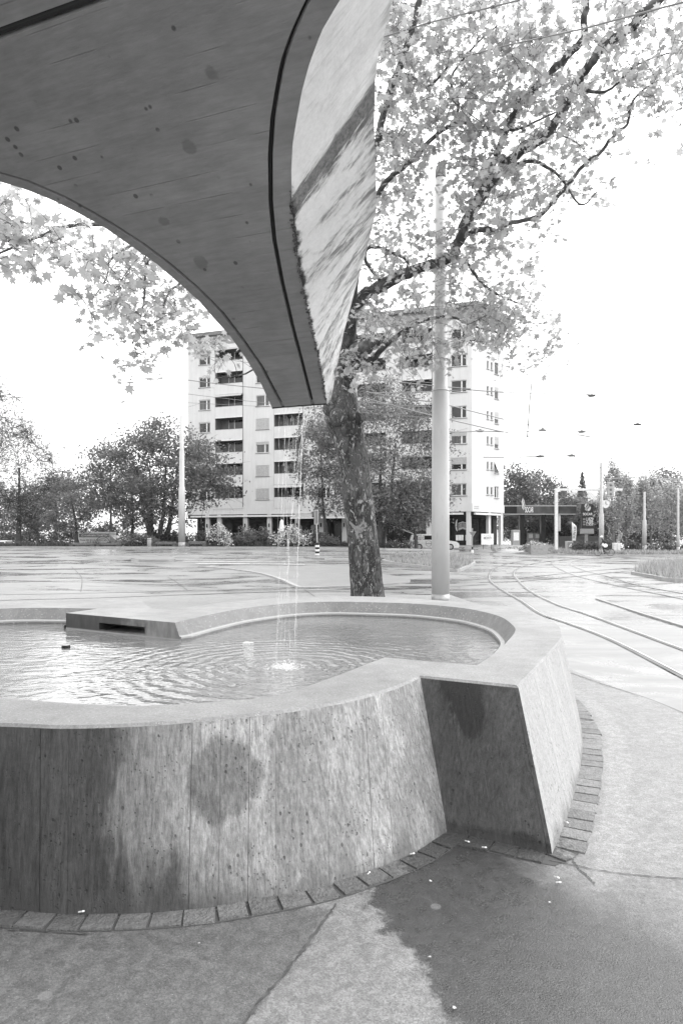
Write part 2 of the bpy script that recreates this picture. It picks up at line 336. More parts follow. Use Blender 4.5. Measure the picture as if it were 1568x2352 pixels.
# ---- concrete
def concrete(name, base, kind):
    t = NT(name); P = t.pos(); z = t.xyz(P)[2]
    pores = t.M('MAXIMUM', t.M('MULTIPLY', t.step(t.vor(t.map(P, (1, 1, .7)), 26), .19, .12), t.step(t.noise(P, 5, 3), .5, .6)), t.M('MULTIPLY', t.step(t.vor(t.map(P, (1, 1, .8)), 55), .22, .15), t.step(t.noise(P, 8, 3), .5, .58)))
    fine = t.noise(P, 90, 4, .7); mid = t.noise(P, 7, 5, .65); big = t.noise(P, 1.4, 4, .6)
    if kind == 'wall':
        P_X = t.xyz(P)[0]
        st = t.noise(t.map(P, (1, 1, .07)), 60, 6, .75); drip = t.noise(t.map(P, (1, 1, .25)), 4.5, 9, .72, .3)
        arc = t.attr('arc'); wet = t.attr('wet'); fr = t.M('FRACT', t.mul(arc, 7.2)); joint = t.M('MAXIMUM', t.step(fr, .03, .0), t.step(fr, .97, 1.))
        bid = t.M('FLOOR', t.mul(arc, 7.2)); wn = t.n('TexWhiteNoise', noise_dimensions='1D'); t.put(wn.inputs['W'], bid); bt = wn.outputs[0]
        jstr = t.mul(joint, t.step(bt, .45, .8))
        spots = t.step(t.vor(t.map(P, (1, 1, .6)), 7), .26, .12)
        v = t.mul(base, t.mix(t.step(wet, -.05, -.2), t.lin(st, .32, .68, .5, 1.35), t.lin(st, .3, .7, .85, 1.1)), t.lin(t.noise(P, 30, 6, .75), .3, .7, .8, 1.15), t.lin(bt, 0, 1, .93, 1.05), t.lin(fine, .3, .7, .88, 1.1))
        # lime-washed, lighter zone and the round damp patch in the middle of the wall
        v = t.mul(v, t.mix(t.step(wet, -.05, -.2), t.lin(t.step(drip, .44, .6), 0, 1, .78, 1.1), 1.12))
        m1 = t.M('ADD', t.dist(t.map(P, (1, 0, .87)), (-.565, 0, .548*.87)), t.lin(t.noise(t.map(P, (1, 1, .4)), 14, 9, .78), .3, .7, -.03, .03)); patch = t.mul(t.step(m1, .185, .145), t.step(P_X, .2, .1))
        edge = t.step(t.M('ABSOLUTE', t.M('SUBTRACT', m1, .195)), .05, .01)
        v = t.mul(v, t.mix(edge, 1., 1.12)); v = t.mix(t.mul(patch, t.lin(mid, .3, .7, .65, 1.)), v, t.mul(v, .5))
        m2 = t.M('ADD', t.dist(P, tuple(at(1050, 1680, 4.02))), t.lin(t.noise(P, 5, 4), .3, .7, -.16, .16))
        dark = t.step(t.M('ADD', wet, t.lin(t.M('ADD', t.mul(drip, .65), t.mul(big, .35)), .3, .7, -.5, .5)), .3, .85)
        v = t.mix(dark, v, t.mul(v, .21))
        band = t.step(t.M('ADD', t.attr('soak'), t.lin(drip, .3, .7, -.35, .35)), .35, .6); v = t.mix(band, v, t.mul(v, .28))
        v = t.mix(t.mul(pores, .6), v, .03); v = t.mix(t.mul(jstr, .75), v, .04)
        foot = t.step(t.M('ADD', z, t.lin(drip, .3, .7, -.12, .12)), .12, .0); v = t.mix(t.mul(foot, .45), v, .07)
        h = t.M('ADD', t.M('ADD', t.mul(st, 1.), t.mul(mid, .7)), t.M('ADD', t.mul(pores, -1.6), t.mul(jstr, -1.8)))
        return t.out(v, t.mix(dark, .8, .45), t.bump(h, .7, .010), .35)
    if kind == 'rim':
        grains = t.vor(P, 85); gr = t.M('MULTIPLY', t.step(grains, .3, .2), t.step(t.noise(P, 33, 2), .52, .58)); dk = t.M('MULTIPLY', t.step(t.vor(P, 60), .2, .12), t.step(t.noise(P, 14, 2), .5, .58))
        v = t.mul(base, t.lin(t.noise(P, 70, 6, .8), .3, .7, .62, 1.3), t.lin(mid, .3, .7, .84, 1.12), t.lin(big, .35, .65, .85, 1.1))
        v = t.mix(t.mul(gr, .5), v, .5); v = t.mix(t.mul(dk, .6), v, .07)
        return t.out(v, .62, t.bump(t.M('ADD', fine, t.mul(gr, .5)), .5, .006), .45)
    if kind == 'inner':
        gr = t.M('MULTIPLY', t.step(t.vor(P, 70), .25, .16), t.step(t.noise(P, 30, 2), .52, .58)); dk = t.M('MULTIPLY', t.step(t.vor(P, 50), .22, .14), t.step(t.noise(P, 14, 2), .48, .56))
        v = t.mul(base, t.lin(fine, .3, .7, .75, 1.2), t.lin(mid, .3, .7, .8, 1.15)); v = t.mix(gr, v, .6); v = t.mix(t.mul(dk, .8), v, .04)
        line = t.step(t.M('ABSOLUTE', t.M('SUBTRACT', z, HW+.035)), .02, .006); v = t.mix(t.mul(line, .5), v, .5)
        return t.out(v, .6, t.bump(fine, .5, .008))
concrete('basin_wall', .285, 'wall'); MAT['basin_wall'] = bpy.data.materials['basin_wall']; MAT['basin_rim'] = concrete('basin_rim', .225, 'rim'); MAT['basin_inner'] = concrete('basin_inner', .13, 'inner')
# ---- basin
basin = thing('fountain_basin', 'large two-lobed raw concrete fountain basin standing on the setts, filled with rippling water', 'fountain', (-1.2, 5.8, 0))
def noisy(z): return z
m = MB(); arcs = []; wet_shade = []; soak = []; K = 14; arc0 = 0
for nm, T, B in segs:
    o = len(m.v); n = len(T); arc = arc0
    for i in range(n):
        if i: arc += (T[i]-T[i-1]).length
        Ti = T[i]
        nrm = (B[i]-T[i]); nrm.z = 0; nrm = nrm.normalized() if nrm.length > .02 else Vector((0, -1, 0))
        top = Vector((Ti.x, Ti.y, HR-.014)) - 0*nrm
        for k in range(K+1):
            f = k/K; p = top.lerp(B[i], f); m.v.append(Vector((p.x, p.y, p.z if k < K else -.03))); arcs.append(arc)
            if nm == 'front': wv = (1-ss(-1.6, -.05, p.x))*1.05+.34*ss(.5, 1., f)*(1-ss(-.6, .3, p.x)); sk = 0  # wet stains plus the spout's shade, painted darker towards the left
            elif nm == 'notch':  # wet stains plus painted shade on a face turned from the light
                wv = .95; q = i/(n-1); sk = max(0, 1-abs(q-.42)/.42)*(1-ss(.28, .5, f)) + ss(.82, 1., f)*(1-ss(.3, .75, abs(q-.45))); 
            elif nm == 'side': wv = -.3; sk = 0
            else: wv = .1; sk = 0
            wet_shade.append(wv); soak.append(sk)
    arc0 = arc+.31
    for i in range(n-1):
        for k in range(K): a = o+i*(K+1)+k; m.f.append((a, a+1, a+K+2, a+K+1))
ow = m.build('outer_wall', 'basin_wall', basin)
for nm_, arr in (('arc', arcs), ('wet', wet_shade), ('soak', soak)):
    if len(arr) == len(ow.data.vertices): ow.data.attributes.new(nm_, 'FLOAT', 'POINT').data.foreach_set('value', arr)
# rim top with hole, and its rounded arris
def inset(P, c=.012):
    n = len(P); out = []
    for i in range(n):
        a, b = P[i-1], P[(i+1) % n]; t_ = (b-a).normalized(); out.append(Vector((P[i].x-t_.y*c, P[i].y+t_.x*c, HR)))
    return out
outer = []
for nm, T, B in segs: outer += T[:-1]
inner = []
for s_ in insegs: inner += s_[:-1]
ins = inset(outer)
bm = bmesh.new(); def_e = []
for loop in (ins, inner):
    vv = [bm.verts.new(p) for p in loop]; def_e += [bm.edges.new((vv[i], vv[(i+1) % len(vv)])) for i in range(len(vv))]
bmesh.ops.triangle_fill(bm, use_beauty=True, edges=def_e)
bm.verts.index_update(); m = MB(); m.add([v.co[:] for v in bm.verts], [tuple(v.index for v in f.verts) for f in bm.faces]); bm.free()
k = len(ins); m.add(ins+[Vector((p.x, p.y, HR-.014)) for p in outer], [(i, k+i, k+(i+1) % k, (i+1) % k) for i in range(k)])
m.build('rim', 'basin_rim', basin)
# inner walls with the small ledge at the waterline
m = MB()
for j, s_ in enumerate(insegs):
    if j == 2: continue
    sl_ = .0 if j == 3 else .1
    A = s_; B1 = offset(s_, sl_, HW+.045); B2 = offset(s_, sl_+.035, HW+.04); B3 = offset(s_, sl_+.035, .2)
    B1 = [Vector((2*a.x-b.x, 2*a.y-b.y, b.z)) for a, b in zip(A, B1)]; B2 = [Vector((2*a.x-b.x, 2*a.y-b.y, b.z)) for a, b in zip(A, B2)]; B3 = [Vector((2*a.x-b.x, 2*a.y-b.y, b.z)) for a, b in zip(A, B3)]
    if j == 1:
        dd = (in3[0]-in3[1]).normalized()
        for Z_, e_ in ((B1, .06), (B2, .085), (B3, .085)): Z_[-1] = Vector((A[-1].x+dd.x*e_, A[-1].y+dd.y*e_, Z_[-1].z))
    for X, Y in ((A, B1), (B1, B2), (B2, B3)):
        o = len(X); m.add(X+Y, [(i, i+1, o+i+1, o+i) for i in range(o-1)])
MBINNER = m
# block front with the overflow slot
A_, B_ = in3[1], in3[0]; w_ = (B_-A_).length; MF = frame((A_.x, A_.y, 0), B_-A_)
def fw(u):
    k_ = (u-CU)/F; e_ = (B_-A_)/w_; return (k_*A_.y-A_.x)/(e_.x-k_*e_.y)
s0, s1, z0, z1 = fw(228), fw(333), HW+.03, HW+.105
m2 = MB(MF)
for (x0, x1, a, b) in ((0, s0, .2, HR), (s1, w_, .2, HR), (s0, s1, .2, z0), (s0, s1, z1, HR)): m2.quad((x0, 0, a), (x1, 0, a), (x1, 0, b), (x0, 0, b))
for q in (((w_, 0, HR), (w_+.06, 0, HW+.045), (w_+.085, 0, HW+.04), (w_+.085, 0, .2), (w_, 0, .2)), ((s0, 0, z0), (s1, 0, z0), (s1, .3, z0), (s0, .3, z0)), ((s0, 0, z1), (s1, 0, z1), (s1, .3, z1), (s0, .3, z1)), ((s0, 0, z0), (s0, 0, z1), (s0, .3, z1), (s0, .3, z0)), ((s1, 0, z0), (s1, 0, z1), (s1, .3, z1), (s1, .3, z0)), ((s0, .3, z0), (s1, .3, z0), (s1, .3, z1), (s0, .3, z1))): m2.quad(*q)
t = NT('block_face'); P = t.pos(); n = t.noise(P, 6, 6, .65); fz = t.noise(t.map(P, (1, 1, .3)), 12, 4)
v = t.mix(t.step(t.M('ADD', t.xyz(P)[0], t.lin(n, .3, .7, -.25, .25)), -2.6, -1.9), .035, .16); v = t.mul(v, t.lin(fz, .3, .7, .6, 1.4)); v = t.mix(t.step(t.xyz(P)[2], HW+.025, HW+.005), v, .25)
MAT['block_face'] = t.out(v, .6, t.bump(n, .4, .01))
m2.build('overflow_block', 'block_face', basin)
MBINNER.build('inner_wall', 'basin_inner', basin)
# floor of the basin
m = MB(); m.prism([(p.x, p.y) for p in ins[::4]], .05, .15); m.build('basin_floor', 'basin_inner', basin)
# ---- water
t = NT('fountain_water'); P = t.pos()
d = t.dist(P, (SPL.x, SPL.y, HW)); wob = t.noise(P, 5, 3); dw = t.M('ADD', d, t.lin(wob, .3, .7, -.04, .04))
ring = t.mul(t.M('SINE', t.mul(dw, 2*math.pi/.135)), t.step(d, 1.9, .2), t.step(d, .0, .12))
q = t.map(P, (1, 1.6, 1), (0, 0, R(-20))); wav = t.noise(q, 4., 3, .45, .8); fin = t.noise(q, 17, 2, .5, .4)
bo = t.mul(t.noise(P, 26, 4, .7), t.step(d, .34, .05))
h = t.M('ADD', t.M('ADD', t.mul(ring, 1.3), t.mul(wav, 1.7)), t.M('ADD', t.mul(fin, .35), t.mul(bo, 1.6)))
foam = t.mul(t.step(t.M('ADD', t.noise(P, 22, 5, .7, 1.), t.lin(d, 0, .32, .16, -.25)), .5, .62), .8)
base = t.mix(foam, t.lin(t.noise(P, 1.2, 3), .3, .7, .12, .17), .5)
MAT['fountain_water'] = t.out(base, t.mix(foam, .04, .5), t.bump(h, .5, .014), .5, IOR=1.55)
wl = []
for j, s_ in enumerate(insegs):
    o_ = offset(s_, .05 if j in (2, 3) else -.0, HW); wl += [Vector((p.x, p.y, HW)) for p in s_[:-1]]
bm = bmesh.new(); vv = [bm.verts.new(p) for p in wl]; f_ = bm.faces.new(vv); bmesh.ops.triangulate(bm, faces=[f_]); bmesh.ops.recalc_face_normals(bm, faces=bm.faces)
if bm.faces[:][0].normal.z < 0: bmesh.ops.reverse_faces(bm, faces=bm.faces)
bm.verts.index_update(); m = MB(); m.add([v.co[:] for v in bm.verts], [tuple(v.index for v in f.verts) for f in bm.faces]); bm.free()
setting(m.build('water', 'fountain_water'))
# ---- plaza pavement around the basin: a fine sheet carrying its damp patches
base_loop = np.array([(p.x, p.y) for nm, T, B in segs for p in B[:-1]])
def sdf(px_, poly):
    poly = np.asarray(poly); a = poly; b = np.roll(poly, -1, 0); d = np.full(len(px_), 1e9); ins_ = np.zeros(len(px_), bool)
    for p, q in zip(a, b):
        e = q-p; w_ = px_-p; t_ = np.clip((w_@e)/max(e@e, 1e-12), 0, 1); d = np.minimum(d, np.linalg.norm(w_-t_[:, None]*e, axis=1))
        c = ((p[1] <= px_[:, 1]) & (q[1] > px_[:, 1])) | ((q[1] <= px_[:, 1]) & (p[1] > px_[:, 1]))
        if e[1]: ins_ ^= c & (px_[:, 0] < p[0]+(px_[:, 1]-p[1])/e[1]*e[0])
    return np.where(ins_, d, -d)
def bx(y): return float(np.interp(y, [-6, 0, 2.5, 5, 6.28, 8.2, 12, 17, 19.2], [9, 7.2, 5.4, 3.9, 3.3, 2.95, 3.0, 3.4, 3.2]))
ys = np.concatenate([np.linspace(-6, 1, 20)[:-1], np.linspace(1, 7, 150)[:-1], np.linspace(7, 19.2, 60)]); fx = np.concatenate([np.linspace(0, .45, 30)[:-1], np.linspace(.45, 1, 170)])
V = np.array([(-14+(bx(y)+14)*f, y, .004) for y in ys for f in fx]); nx = len(fx)
m = MB(); m.v = [Vector(v) for v in V]; m.f = [(j*nx+i, j*nx+i+1, (j+1)*nx+i+1, (j+1)*nx+i) for j in range(len(ys)-1) for i in range(nx-1)]
pav = setting(m.build('pavement', None))
XY = V[:, :2]
def g2(L): return [(G(u, v, 0).x, G(u, v, 0).y) for u, v in L]
A1 = sdf(XY, g2([(1030, 1925), (900, 1990), (838, 2040), (858, 2100), (905, 2160), (960, 2215), (1000, 2275), (1040, 2350), (1060, 2500), (1450, 2900), (2300, 2600), (1900, 2150), (1568, 2060), (1340, 2020), (1262, 1990), (1150, 1940)]))
A2 = sdf(XY, g2([(-2500, 1800), (-200, 2060), (150, 2100), (500, 2090), (770, 2085), (700, 2180), (640, 2260), (560, 2360), (500, 2900), (-3500, 2900)]))  # darker asphalt tone left of the seam
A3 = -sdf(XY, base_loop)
for nm_, arr in (('damp', A1), ('left_tone', A2), ('away', A3)): pav.data.attributes.new(nm_, 'FLOAT', 'POINT').data.foreach_set('value', arr.astype(np.float32))
t = NT('pavement'); P = t.pos(); fine = t.noise(P, 130, 4, .75); gr = t.vor(P, 150); vc = t.n('TexVoronoi'); t.put(vc.inputs['Vector'], P); vc.inputs['Scale'].default_value = 170; stone = t.xyz(vc.outputs['Color'])[0]; mid = t.noise(P, 8, 5, .65); big = t.noise(P, 1.1, 4)
wob = t.lin(t.noise(P, 6, 9, .72), .3, .7, -.09, .09)
x, y, z = t.xyz(P); da = t.M('ADD', t.M('DIVIDE', t.M('ADD', t.attr('damp'), wob), t.lin(x, .6, 1.6, .05, 1.15)), t.lin(x, .6, 1.6, .5, .34), None, True); lft = t.step(t.M('ADD', t.attr('left_tone'), t.mul(wob, .3)), -.015, .015); aw = t.attr('away')  # damp fades softly to the right, painting in the reflected glare
dry = t.mul(t.M('SUBTRACT', 1., da), t.M('SUBTRACT', 1., lft)); x, y, z = t.xyz(P)
v = t.mix(lft, .172, .1); v = t.mul(v, t.mul(t.step(x, .5, 1.3, 1., 1.08), 1.)); v = t.mix(da, v, .042); smo = t.mul(t.step(aw, .16, .2), t.step(t.M('ADD', aw, t.mul(wob, .5)), .36, .30), t.step(x, 1.1, 1.4)); v = t.mix(t.mul(smo, .45), v, .25)
blot = t.step(t.noise(P, 16, 5, .7, .5), .38, .62); v = t.mul(v, t.lin(blot, 0, 1, .8, 1.15), t.lin(stone, 0, 1, .72, 1.28), t.lin(fine, .3, .7, .8, 1.2), t.lin(big, .3, .7, .88, 1.12))
sp = t.M('MULTIPLY', t.step(t.vor(P, 60), .16, .1), t.step(t.noise(P, 25, 2), .55, .6)); v = t.mix(t.mul(sp, .7), v, t.mix(da, .35, .2))
gum = t.step(t.vor(P, 3.1), .085, .07); v = t.mix(t.mul(gum, .4), v, .22)
rough = t.mix(da, t.mix(lft, .5, .55), .3)
MAT['pavement'] = t.out(v, t.M('ADD', rough, t.lin(mid, .3, .7, -.08, .08)), t.bump(t.M('ADD', t.mul(fine, .9), t.mul(gr, -.35)), .7, .006), .6)
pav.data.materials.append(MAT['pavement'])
# seams in the asphalt
t = NT('asphalt_seam'); MAT['asphalt_seam'] = t.out(t.lin(t.noise(t.pos(), 20, 3), .3, .7, .03, .09), .6)
def ribbon(P, wdt, z=.008, jit=0):
    m = MB(); n = len(P); vs = []
    for i, p in enumerate(P):
        a, b = P[max(i-1, 0)], P[min(i+1, n-1)]; d_ = (b-a); d_.z = 0; d_.normalize(); w0 = wdt*(1+random.uniform(-jit, jit)); q = p+Vector((random.uniform(-jit, jit)*wdt, random.uniform(-jit, jit)*wdt, 0))
        for s_ in (-1, 1): vs.append(Vector((q.x-d_.y*w0/2*s_, q.y+d_.x*w0/2*s_, (terr(q.x, q.y) if z < .5 else 0)+z)))
    m.add(vs, [(2*i, 2*i+1, 2*i+3, 2*i+2) for i in range(n-1)][::1])
    return m
for L, wd in (([(772, 2080), (700, 2180), (640, 2258), (600, 2300), (560, 2356)], .011), ([(1262, 1978), (1400, 2006), (1568, 2021), (1800, 2035)], .006), ([(1312, 1975), (1330, 2000), (1345, 2012), (1366, 2034)], .009), ([(20, 2140), (110, 2143), (200, 2150)], .006)):
    P_ = resample(curve([G(u, v, 0) for u, v in L], 6), 50); setting(ribbon(P_, wd, .0085, .5).build('pavement_seam', 'asphalt_seam'))
# ---- setts round the foot of the basin
t = NT('sett_stone'); P = t.pos(); r = t.isl(); n = t.noise(P, 25, 5, .7); x = t.xyz(P)[0]
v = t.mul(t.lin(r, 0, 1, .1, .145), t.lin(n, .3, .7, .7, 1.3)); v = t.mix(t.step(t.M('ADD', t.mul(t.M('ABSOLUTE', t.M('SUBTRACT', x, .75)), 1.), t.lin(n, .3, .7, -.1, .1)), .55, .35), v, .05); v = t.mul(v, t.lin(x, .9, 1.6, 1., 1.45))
MAT['sett_stone'] = t.out(v, .6, t.bump(t.M('ADD', n, t.noise(P, 70, 4)), 1., .015))
m = MB(); loop = []
for nm, T, B in segs: loop += B[:-1]
k = len(loop); loop = [Vector((p.x, p.y, 0)) for p in loop]; loop.append(loop[0])
L = resample(loop, int(sum((a-b).length for a, b in zip(loop, loop[1:]))/.14)); i = 0
for i in range(len(L)-1):
    a, b = L[i], L[i+1]; d_ = (b-a).normalized(); nn = Vector((d_.y, -d_.x, 0)); g = random.uniform(.002, .005)
    wd = random.uniform(.14, .15) if a.x > 1.1 else random.uniform(.105, .115); h = random.uniform(.012, .015); j = lambda: Vector((random.uniform(-.004, .004), random.uniform(-.004, .004), 0))
    a1, b1 = a+d_*g-nn*.06, b-d_*g-nn*.06; a2, b2 = a+d_*g+nn*(wd+random.uniform(-.004, .004)), b-d_*g+nn*(wd+random.uniform(-.004, .004))
    q = [a1+j(), b1+j(), b2+j(), a2+j()]; c_ = (q[0]+q[1]+q[2]+q[3])/4; q2 = [c_+(p-c_)*.965 for p in q]
    m.add([p+Vector((0, 0, -.01)) for p in q]+[p+Vector((0, 0, h+random.uniform(-.003, .003))) for p in q2], [(0, 1, 5, 4), (1, 2, 6, 5), (2, 3, 7, 6), (3, 0, 4, 7), (4, 5, 6, 7)])
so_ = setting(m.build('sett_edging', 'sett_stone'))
P_ = offset(L, .065, 0); mj = ribbon(P_, .10, .006); 
t = NT('joint_sand'); MAT['joint_sand'] = t.out(.06, .9); setting(mj.build('sett_bedding', 'joint_sand'))

# ================================================================== CONCRETE SPOUT OVERHEAD
ax_, ay_ = -.352, -.936; ea = Vector((.936, -.352, 0)); aa = Vector((ax_, ay_, 0)); T0 = at(687, 933, SPL.y); T0 = Vector((T0.x, T0.y, T0.z)); SLP = .6
def hit(u, v):
    k_, m_ = (u-CU)/F, (CV-v)/F; A = k_*ax_+ay_; B0 = -(T0.x*ax_+T0.y*ay_)
    Y = (T0.z+SLP*B0-CH)/(m_-SLP*A); p = Vector((k_*Y, Y, CH+m_*Y)); q = p-T0; return q.dot(aa), q.dot(ea)
def prof(L): a = sorted(hit(u, v) for u, v in L); return [x[0] for x in a], [x[1] for x in a]
Le = prof([(625, 937), (600, 882), (564, 822), (528, 771), (492, 732), (456, 690), (420, 658), (360, 606), (300, 564), (240, 522), (180, 489), (120, 459), (60, 435), (0, 417), (-100, 388), (-250, 352), (-450, 318)])
Lg = prof([(649, 932), (600, 840), (558, 780), (510, 717), (456, 663), (390, 606), (330, 561), (270, 522), (210, 486), (150, 453), (60, 414), (0, 397), (-100, 370), (-250, 335), (-450, 302)])
Rg = prof([(718, 928), (696, 840), (672, 750), (648, 648), (630, 552), (622, 468), (621, 360), (627, 270), (639, 198), (651, 138), (672, 78), (696, 24), (708, 0), (760, -80), (830, -170)])
RP = [(750, 929), (740, 870), (729, 810), (714, 744), (696, 666), (684, 600), (675, 528), (670, 468), (669, 390), (672, 330), (681, 276), (693, 210), (711, 144), (738, 72), (780, 0), (840, -80), (920, -170)]
TP = [(758, 928), (788, 770), (815, 665), (846, 560), (864, 480), (863, 400), (859, 290), (861, 190), (867, 130), (885, 65), (900, 0), (935, -90), (985, -180), (1050, -270), (1130, -370), (1200, -450), (1280, -540)]
Re = prof(RP)
pq = []
for (u, v), (u2, v2) in zip(RP, TP):
    t0_, s0_ = hit(u, v); p = T0+aa*t0_+ea*s0_+Vector((0, 0, SLP*t0_)); k_, m_ = (u2-CU)/F, (CV-v2)/F
    pp = (k_*p.y-p.x)/(ea.x-k_*ea.y); Y = p.y+pp*ea.y; pq.append((t0_, pp, CH+m_*Y-p.z))
pq.sort(); pt = [x[0] for x in pq]; pp_ = [max(.01, x[1]) for x in pq]; qq_ = [max(.01, x[2]) for x in pq]
print('spout flank', [tuple(round(c, 2) for c in x) for x in pq]); print('spout', [(round(a, 2), round(b, 2)) for a, b in zip(*Le)], [(round(a, 2), round(b, 2)) for a, b in zip(*Re)])
TJ, _ = hit(100, 42)
TMAX = 4.2; ts = np.concatenate([np.linspace(0, TJ-.02, 90), [TJ-.0195, TJ+.0195], np.linspace(TJ+.02, TMAX, 40)])
def ip(x, P): return float(np.interp(x, P[0], P[1]))
def PT(t_, s_, dz): return T0+aa*t_+ea*s_+Vector((0, 0, SLP*t_+dz))
gw = .013; und = []; flR = []; flL = []; top = []; tv = []
for t_ in ts:
    ext = max(0, t_-Le[0][-1])*.25; l, lg, rg, r_ = ip(t_, Le)-ext, ip(t_, Lg)-ext, ip(t_, Rg), ip(t_, Re)
    gv = gw*(1+.1*t_); d_ = .03 if not (TJ-.0197 < t_ < TJ+.0197) else .03; base_ = 0 if not (TJ-.0197 < t_ < TJ+.0197) else .03
    row = [(l, 0), (lg-gv, 0), (lg-gv*.8, .035), (lg+gv*.8, .035), (lg+gv, base_), ((lg+rg)/2, base_), (rg-gv, base_), (rg-gv*.8, .035), (rg+gv*.8, .035), (rg+gv, 0), (r_, 0)]
    und.append([PT(t_, a, b) for a, b in row])
    p_, q_ = ip(t_, (pt, pp_)), ip(t_, (pt, qq_)); 
    flR.append([PT(t_, r_+p_*f, q_*f) for f in np.linspace(0, 1, 9)]); flL.append([PT(t_, l, q_*f) for f in np.linspace(0, 1, 4)])
    tk = min(.1, (p_+.1)*.5); qi = min(.2, q_*.4)
    top.append([PT(t_, r_+p_, q_), PT(t_, r_+p_-tk, q_), PT(t_, r_-tk*.5, qi), PT(t_, l+tk*.5, qi), PT(t_, l+tk, q_), PT(t_, l, q_)])
def loft(rows, flip=False):
    m = MB(); k = len(rows[0])
    for r_ in rows: m.v += r_
    m.f = [((i*k+j, i*k+j+1, (i+1)*k+j+1, (i+1)*k+j) if not flip else (i*k+j, (i+1)*k+j, (i+1)*k+j+1, i*k+j+1)) for i in range(len(rows)-1) for j in range(k-1)]
    return m
t = NT('soffit'); P = t.pos(); tc = t.dot(P, (ax_, ay_, 0)); sc = t.dot(P, tuple(ea)); cv = t.n('CombineXYZ'); t.put(cv.inputs[0], tc); t.put(cv.inputs[1], t.mul(sc, .12)); t.put(cv.inputs[2], 0); q = cv.outputs[0]
grain = t.noise(q, 45, 5, .65); band = t.noise(q, 7, 4, .6); fr = t.M('FRACT', t.mul(tc, 8.5)); bid = t.M('FLOOR', t.mul(tc, 8.5)); wn = t.n('TexWhiteNoise', noise_dimensions='1D'); t.put(wn.inputs['W'], bid)
jo = t.mul(t.M('MAXIMUM', t.step(fr, .035, 0), t.step(fr, .965, 1)), t.step(t.noise(P, 2.5, 3), .5, .65)); mid = t.noise(P, 5, 5, .6); big = t.noise(P, 1.2, 3)
stn = t.step(t.M('ADD', t.vor(t.map(P, (1, 1, 1), (0, 0, .4)), 2.7), t.lin(mid, .3, .7, -.06, .06)), .12, .07); st2 = t.mul(t.step(t.vor(P, 9), .16, .1), t.step(t.noise(P, 3, 2), .5, .58))
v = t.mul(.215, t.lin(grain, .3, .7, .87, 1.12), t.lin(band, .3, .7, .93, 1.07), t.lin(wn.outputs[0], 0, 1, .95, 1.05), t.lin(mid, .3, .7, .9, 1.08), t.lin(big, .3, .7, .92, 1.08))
v = t.mix(t.mul(stn, .4), v, .06); v = t.mix(t.mul(st2, .75), v, .03); v = t.mix(t.mul(jo, .35), v, .06)
lo = t.step(t.M('ADD', tc, t.lin(mid, .3, .7, -.06, .06)), -4.86+.02-.0, -4.86+.06-.0)
MAT['soffit'] = t.out(v, .75, t.bump(t.M('ADD', t.mul(grain, .6), t.mul(jo, -1.)), .4, .01))
t = NT('groove_dark'); MAT['groove_dark'] = t.out(.02, .9)
t = NT('flank'); P = t.pos(); a_ = t.attr('runt'); b_ = t.attr('runw'); cv = t.n('CombineXYZ'); t.put(cv.inputs[0], a_); t.put(cv.inputs[1], t.mul(b_, .12)); t.put(cv.inputs[2], 1.7); q = cv.outputs[0]
s1_ = t.noise(q, 15, 5, .65, .25); s2_ = t.noise(q, 42, 4, .7, .3); mid = t.noise(P, 9, 5, .65); hk = t.noise(P, 50, 4)
B1t, _ = hit(671, 480); lowt = t.step(a_, B1t+.1, B1t-.12)
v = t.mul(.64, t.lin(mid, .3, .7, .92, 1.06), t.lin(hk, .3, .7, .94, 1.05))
stre = t.mul(t.step(t.M('ADD', s1_, t.lin(b_, 0, 1, -.04, .04)), .46, .62), t.step(s2_, .36, .6), t.mix(lowt, .22, 1.)); v = t.mix(t.mul(stre, .85), v, .11)
B1t, _ = hit(671, 480)
bd = t.M('ABSOLUTE', t.M('SUBTRACT', t.M('ADD', a_, t.lin(s2_, .3, .7, -.03, .03)), B1t)); v = t.mix(t.mul(t.step(bd, .075, .035), t.lin(hk, .3, .7, .75, 1.)), v, .085)
tipd = t.mul(t.step(t.M('ADD', a_, t.lin(mid, .3, .7, -.2, .2)), .6, .15), t.step(mid, .46, .62)); v = t.mix(t.mul(tipd, .85), v, .06)
eg = t.mul(t.step(b_, .86, 1.), t.step(s1_, .4, .6)); v = t.mix(t.mul(eg, .5), v, .14); moss = t.mul(t.step(t.M('ADD', b_, t.lin(mid, .3, .7, -.05, .05)), .06, .0), t.step(a_, 1.55, 1.35)); v = t.mix(moss, v, .025)
MAT['flank'] = t.out(v, .8, t.bump(t.M('ADD', mid, t.mul(stre, -.5)), .35, .015))
spout = thing('concrete_spout', 'huge cantilevered board-marked concrete water spout narrowing to a tip above the fountain', 'water spout', (T0.x, T0.y, 0))
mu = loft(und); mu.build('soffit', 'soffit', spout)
# near-black tubes filling the drip grooves
for nm in (Lg, Rg):
    mg = MB(); P_ = []
    for t_ in ts:
        ext = max(0, t_-Le[0][-1])*.25 if nm is Lg else 0; P_.append(PT(t_, ip(t_, nm)-ext, .031))
    mg.tube(P_, [gw*.78*(1+.1*x) for x in ts], 6); mg.build('drip_groove', 'groove_dark', spout)
mg = MB(); t_ = TJ; mg.tube([PT(t_, ip(t_, Lg)-.1, .02), PT(t_, ip(t_, Rg), .02)], .019, 6); mg.build('drip_groove', 'groove_dark', spout)
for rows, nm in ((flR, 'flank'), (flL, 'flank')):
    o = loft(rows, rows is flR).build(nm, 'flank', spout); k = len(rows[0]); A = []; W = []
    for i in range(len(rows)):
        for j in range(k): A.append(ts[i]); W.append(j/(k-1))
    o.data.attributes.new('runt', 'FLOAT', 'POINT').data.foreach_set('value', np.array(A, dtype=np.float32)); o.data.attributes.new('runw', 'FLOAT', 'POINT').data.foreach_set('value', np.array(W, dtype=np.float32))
m = loft(top); m.f.append(tuple(range(6))); m.build('channel', 'soffit', spout)
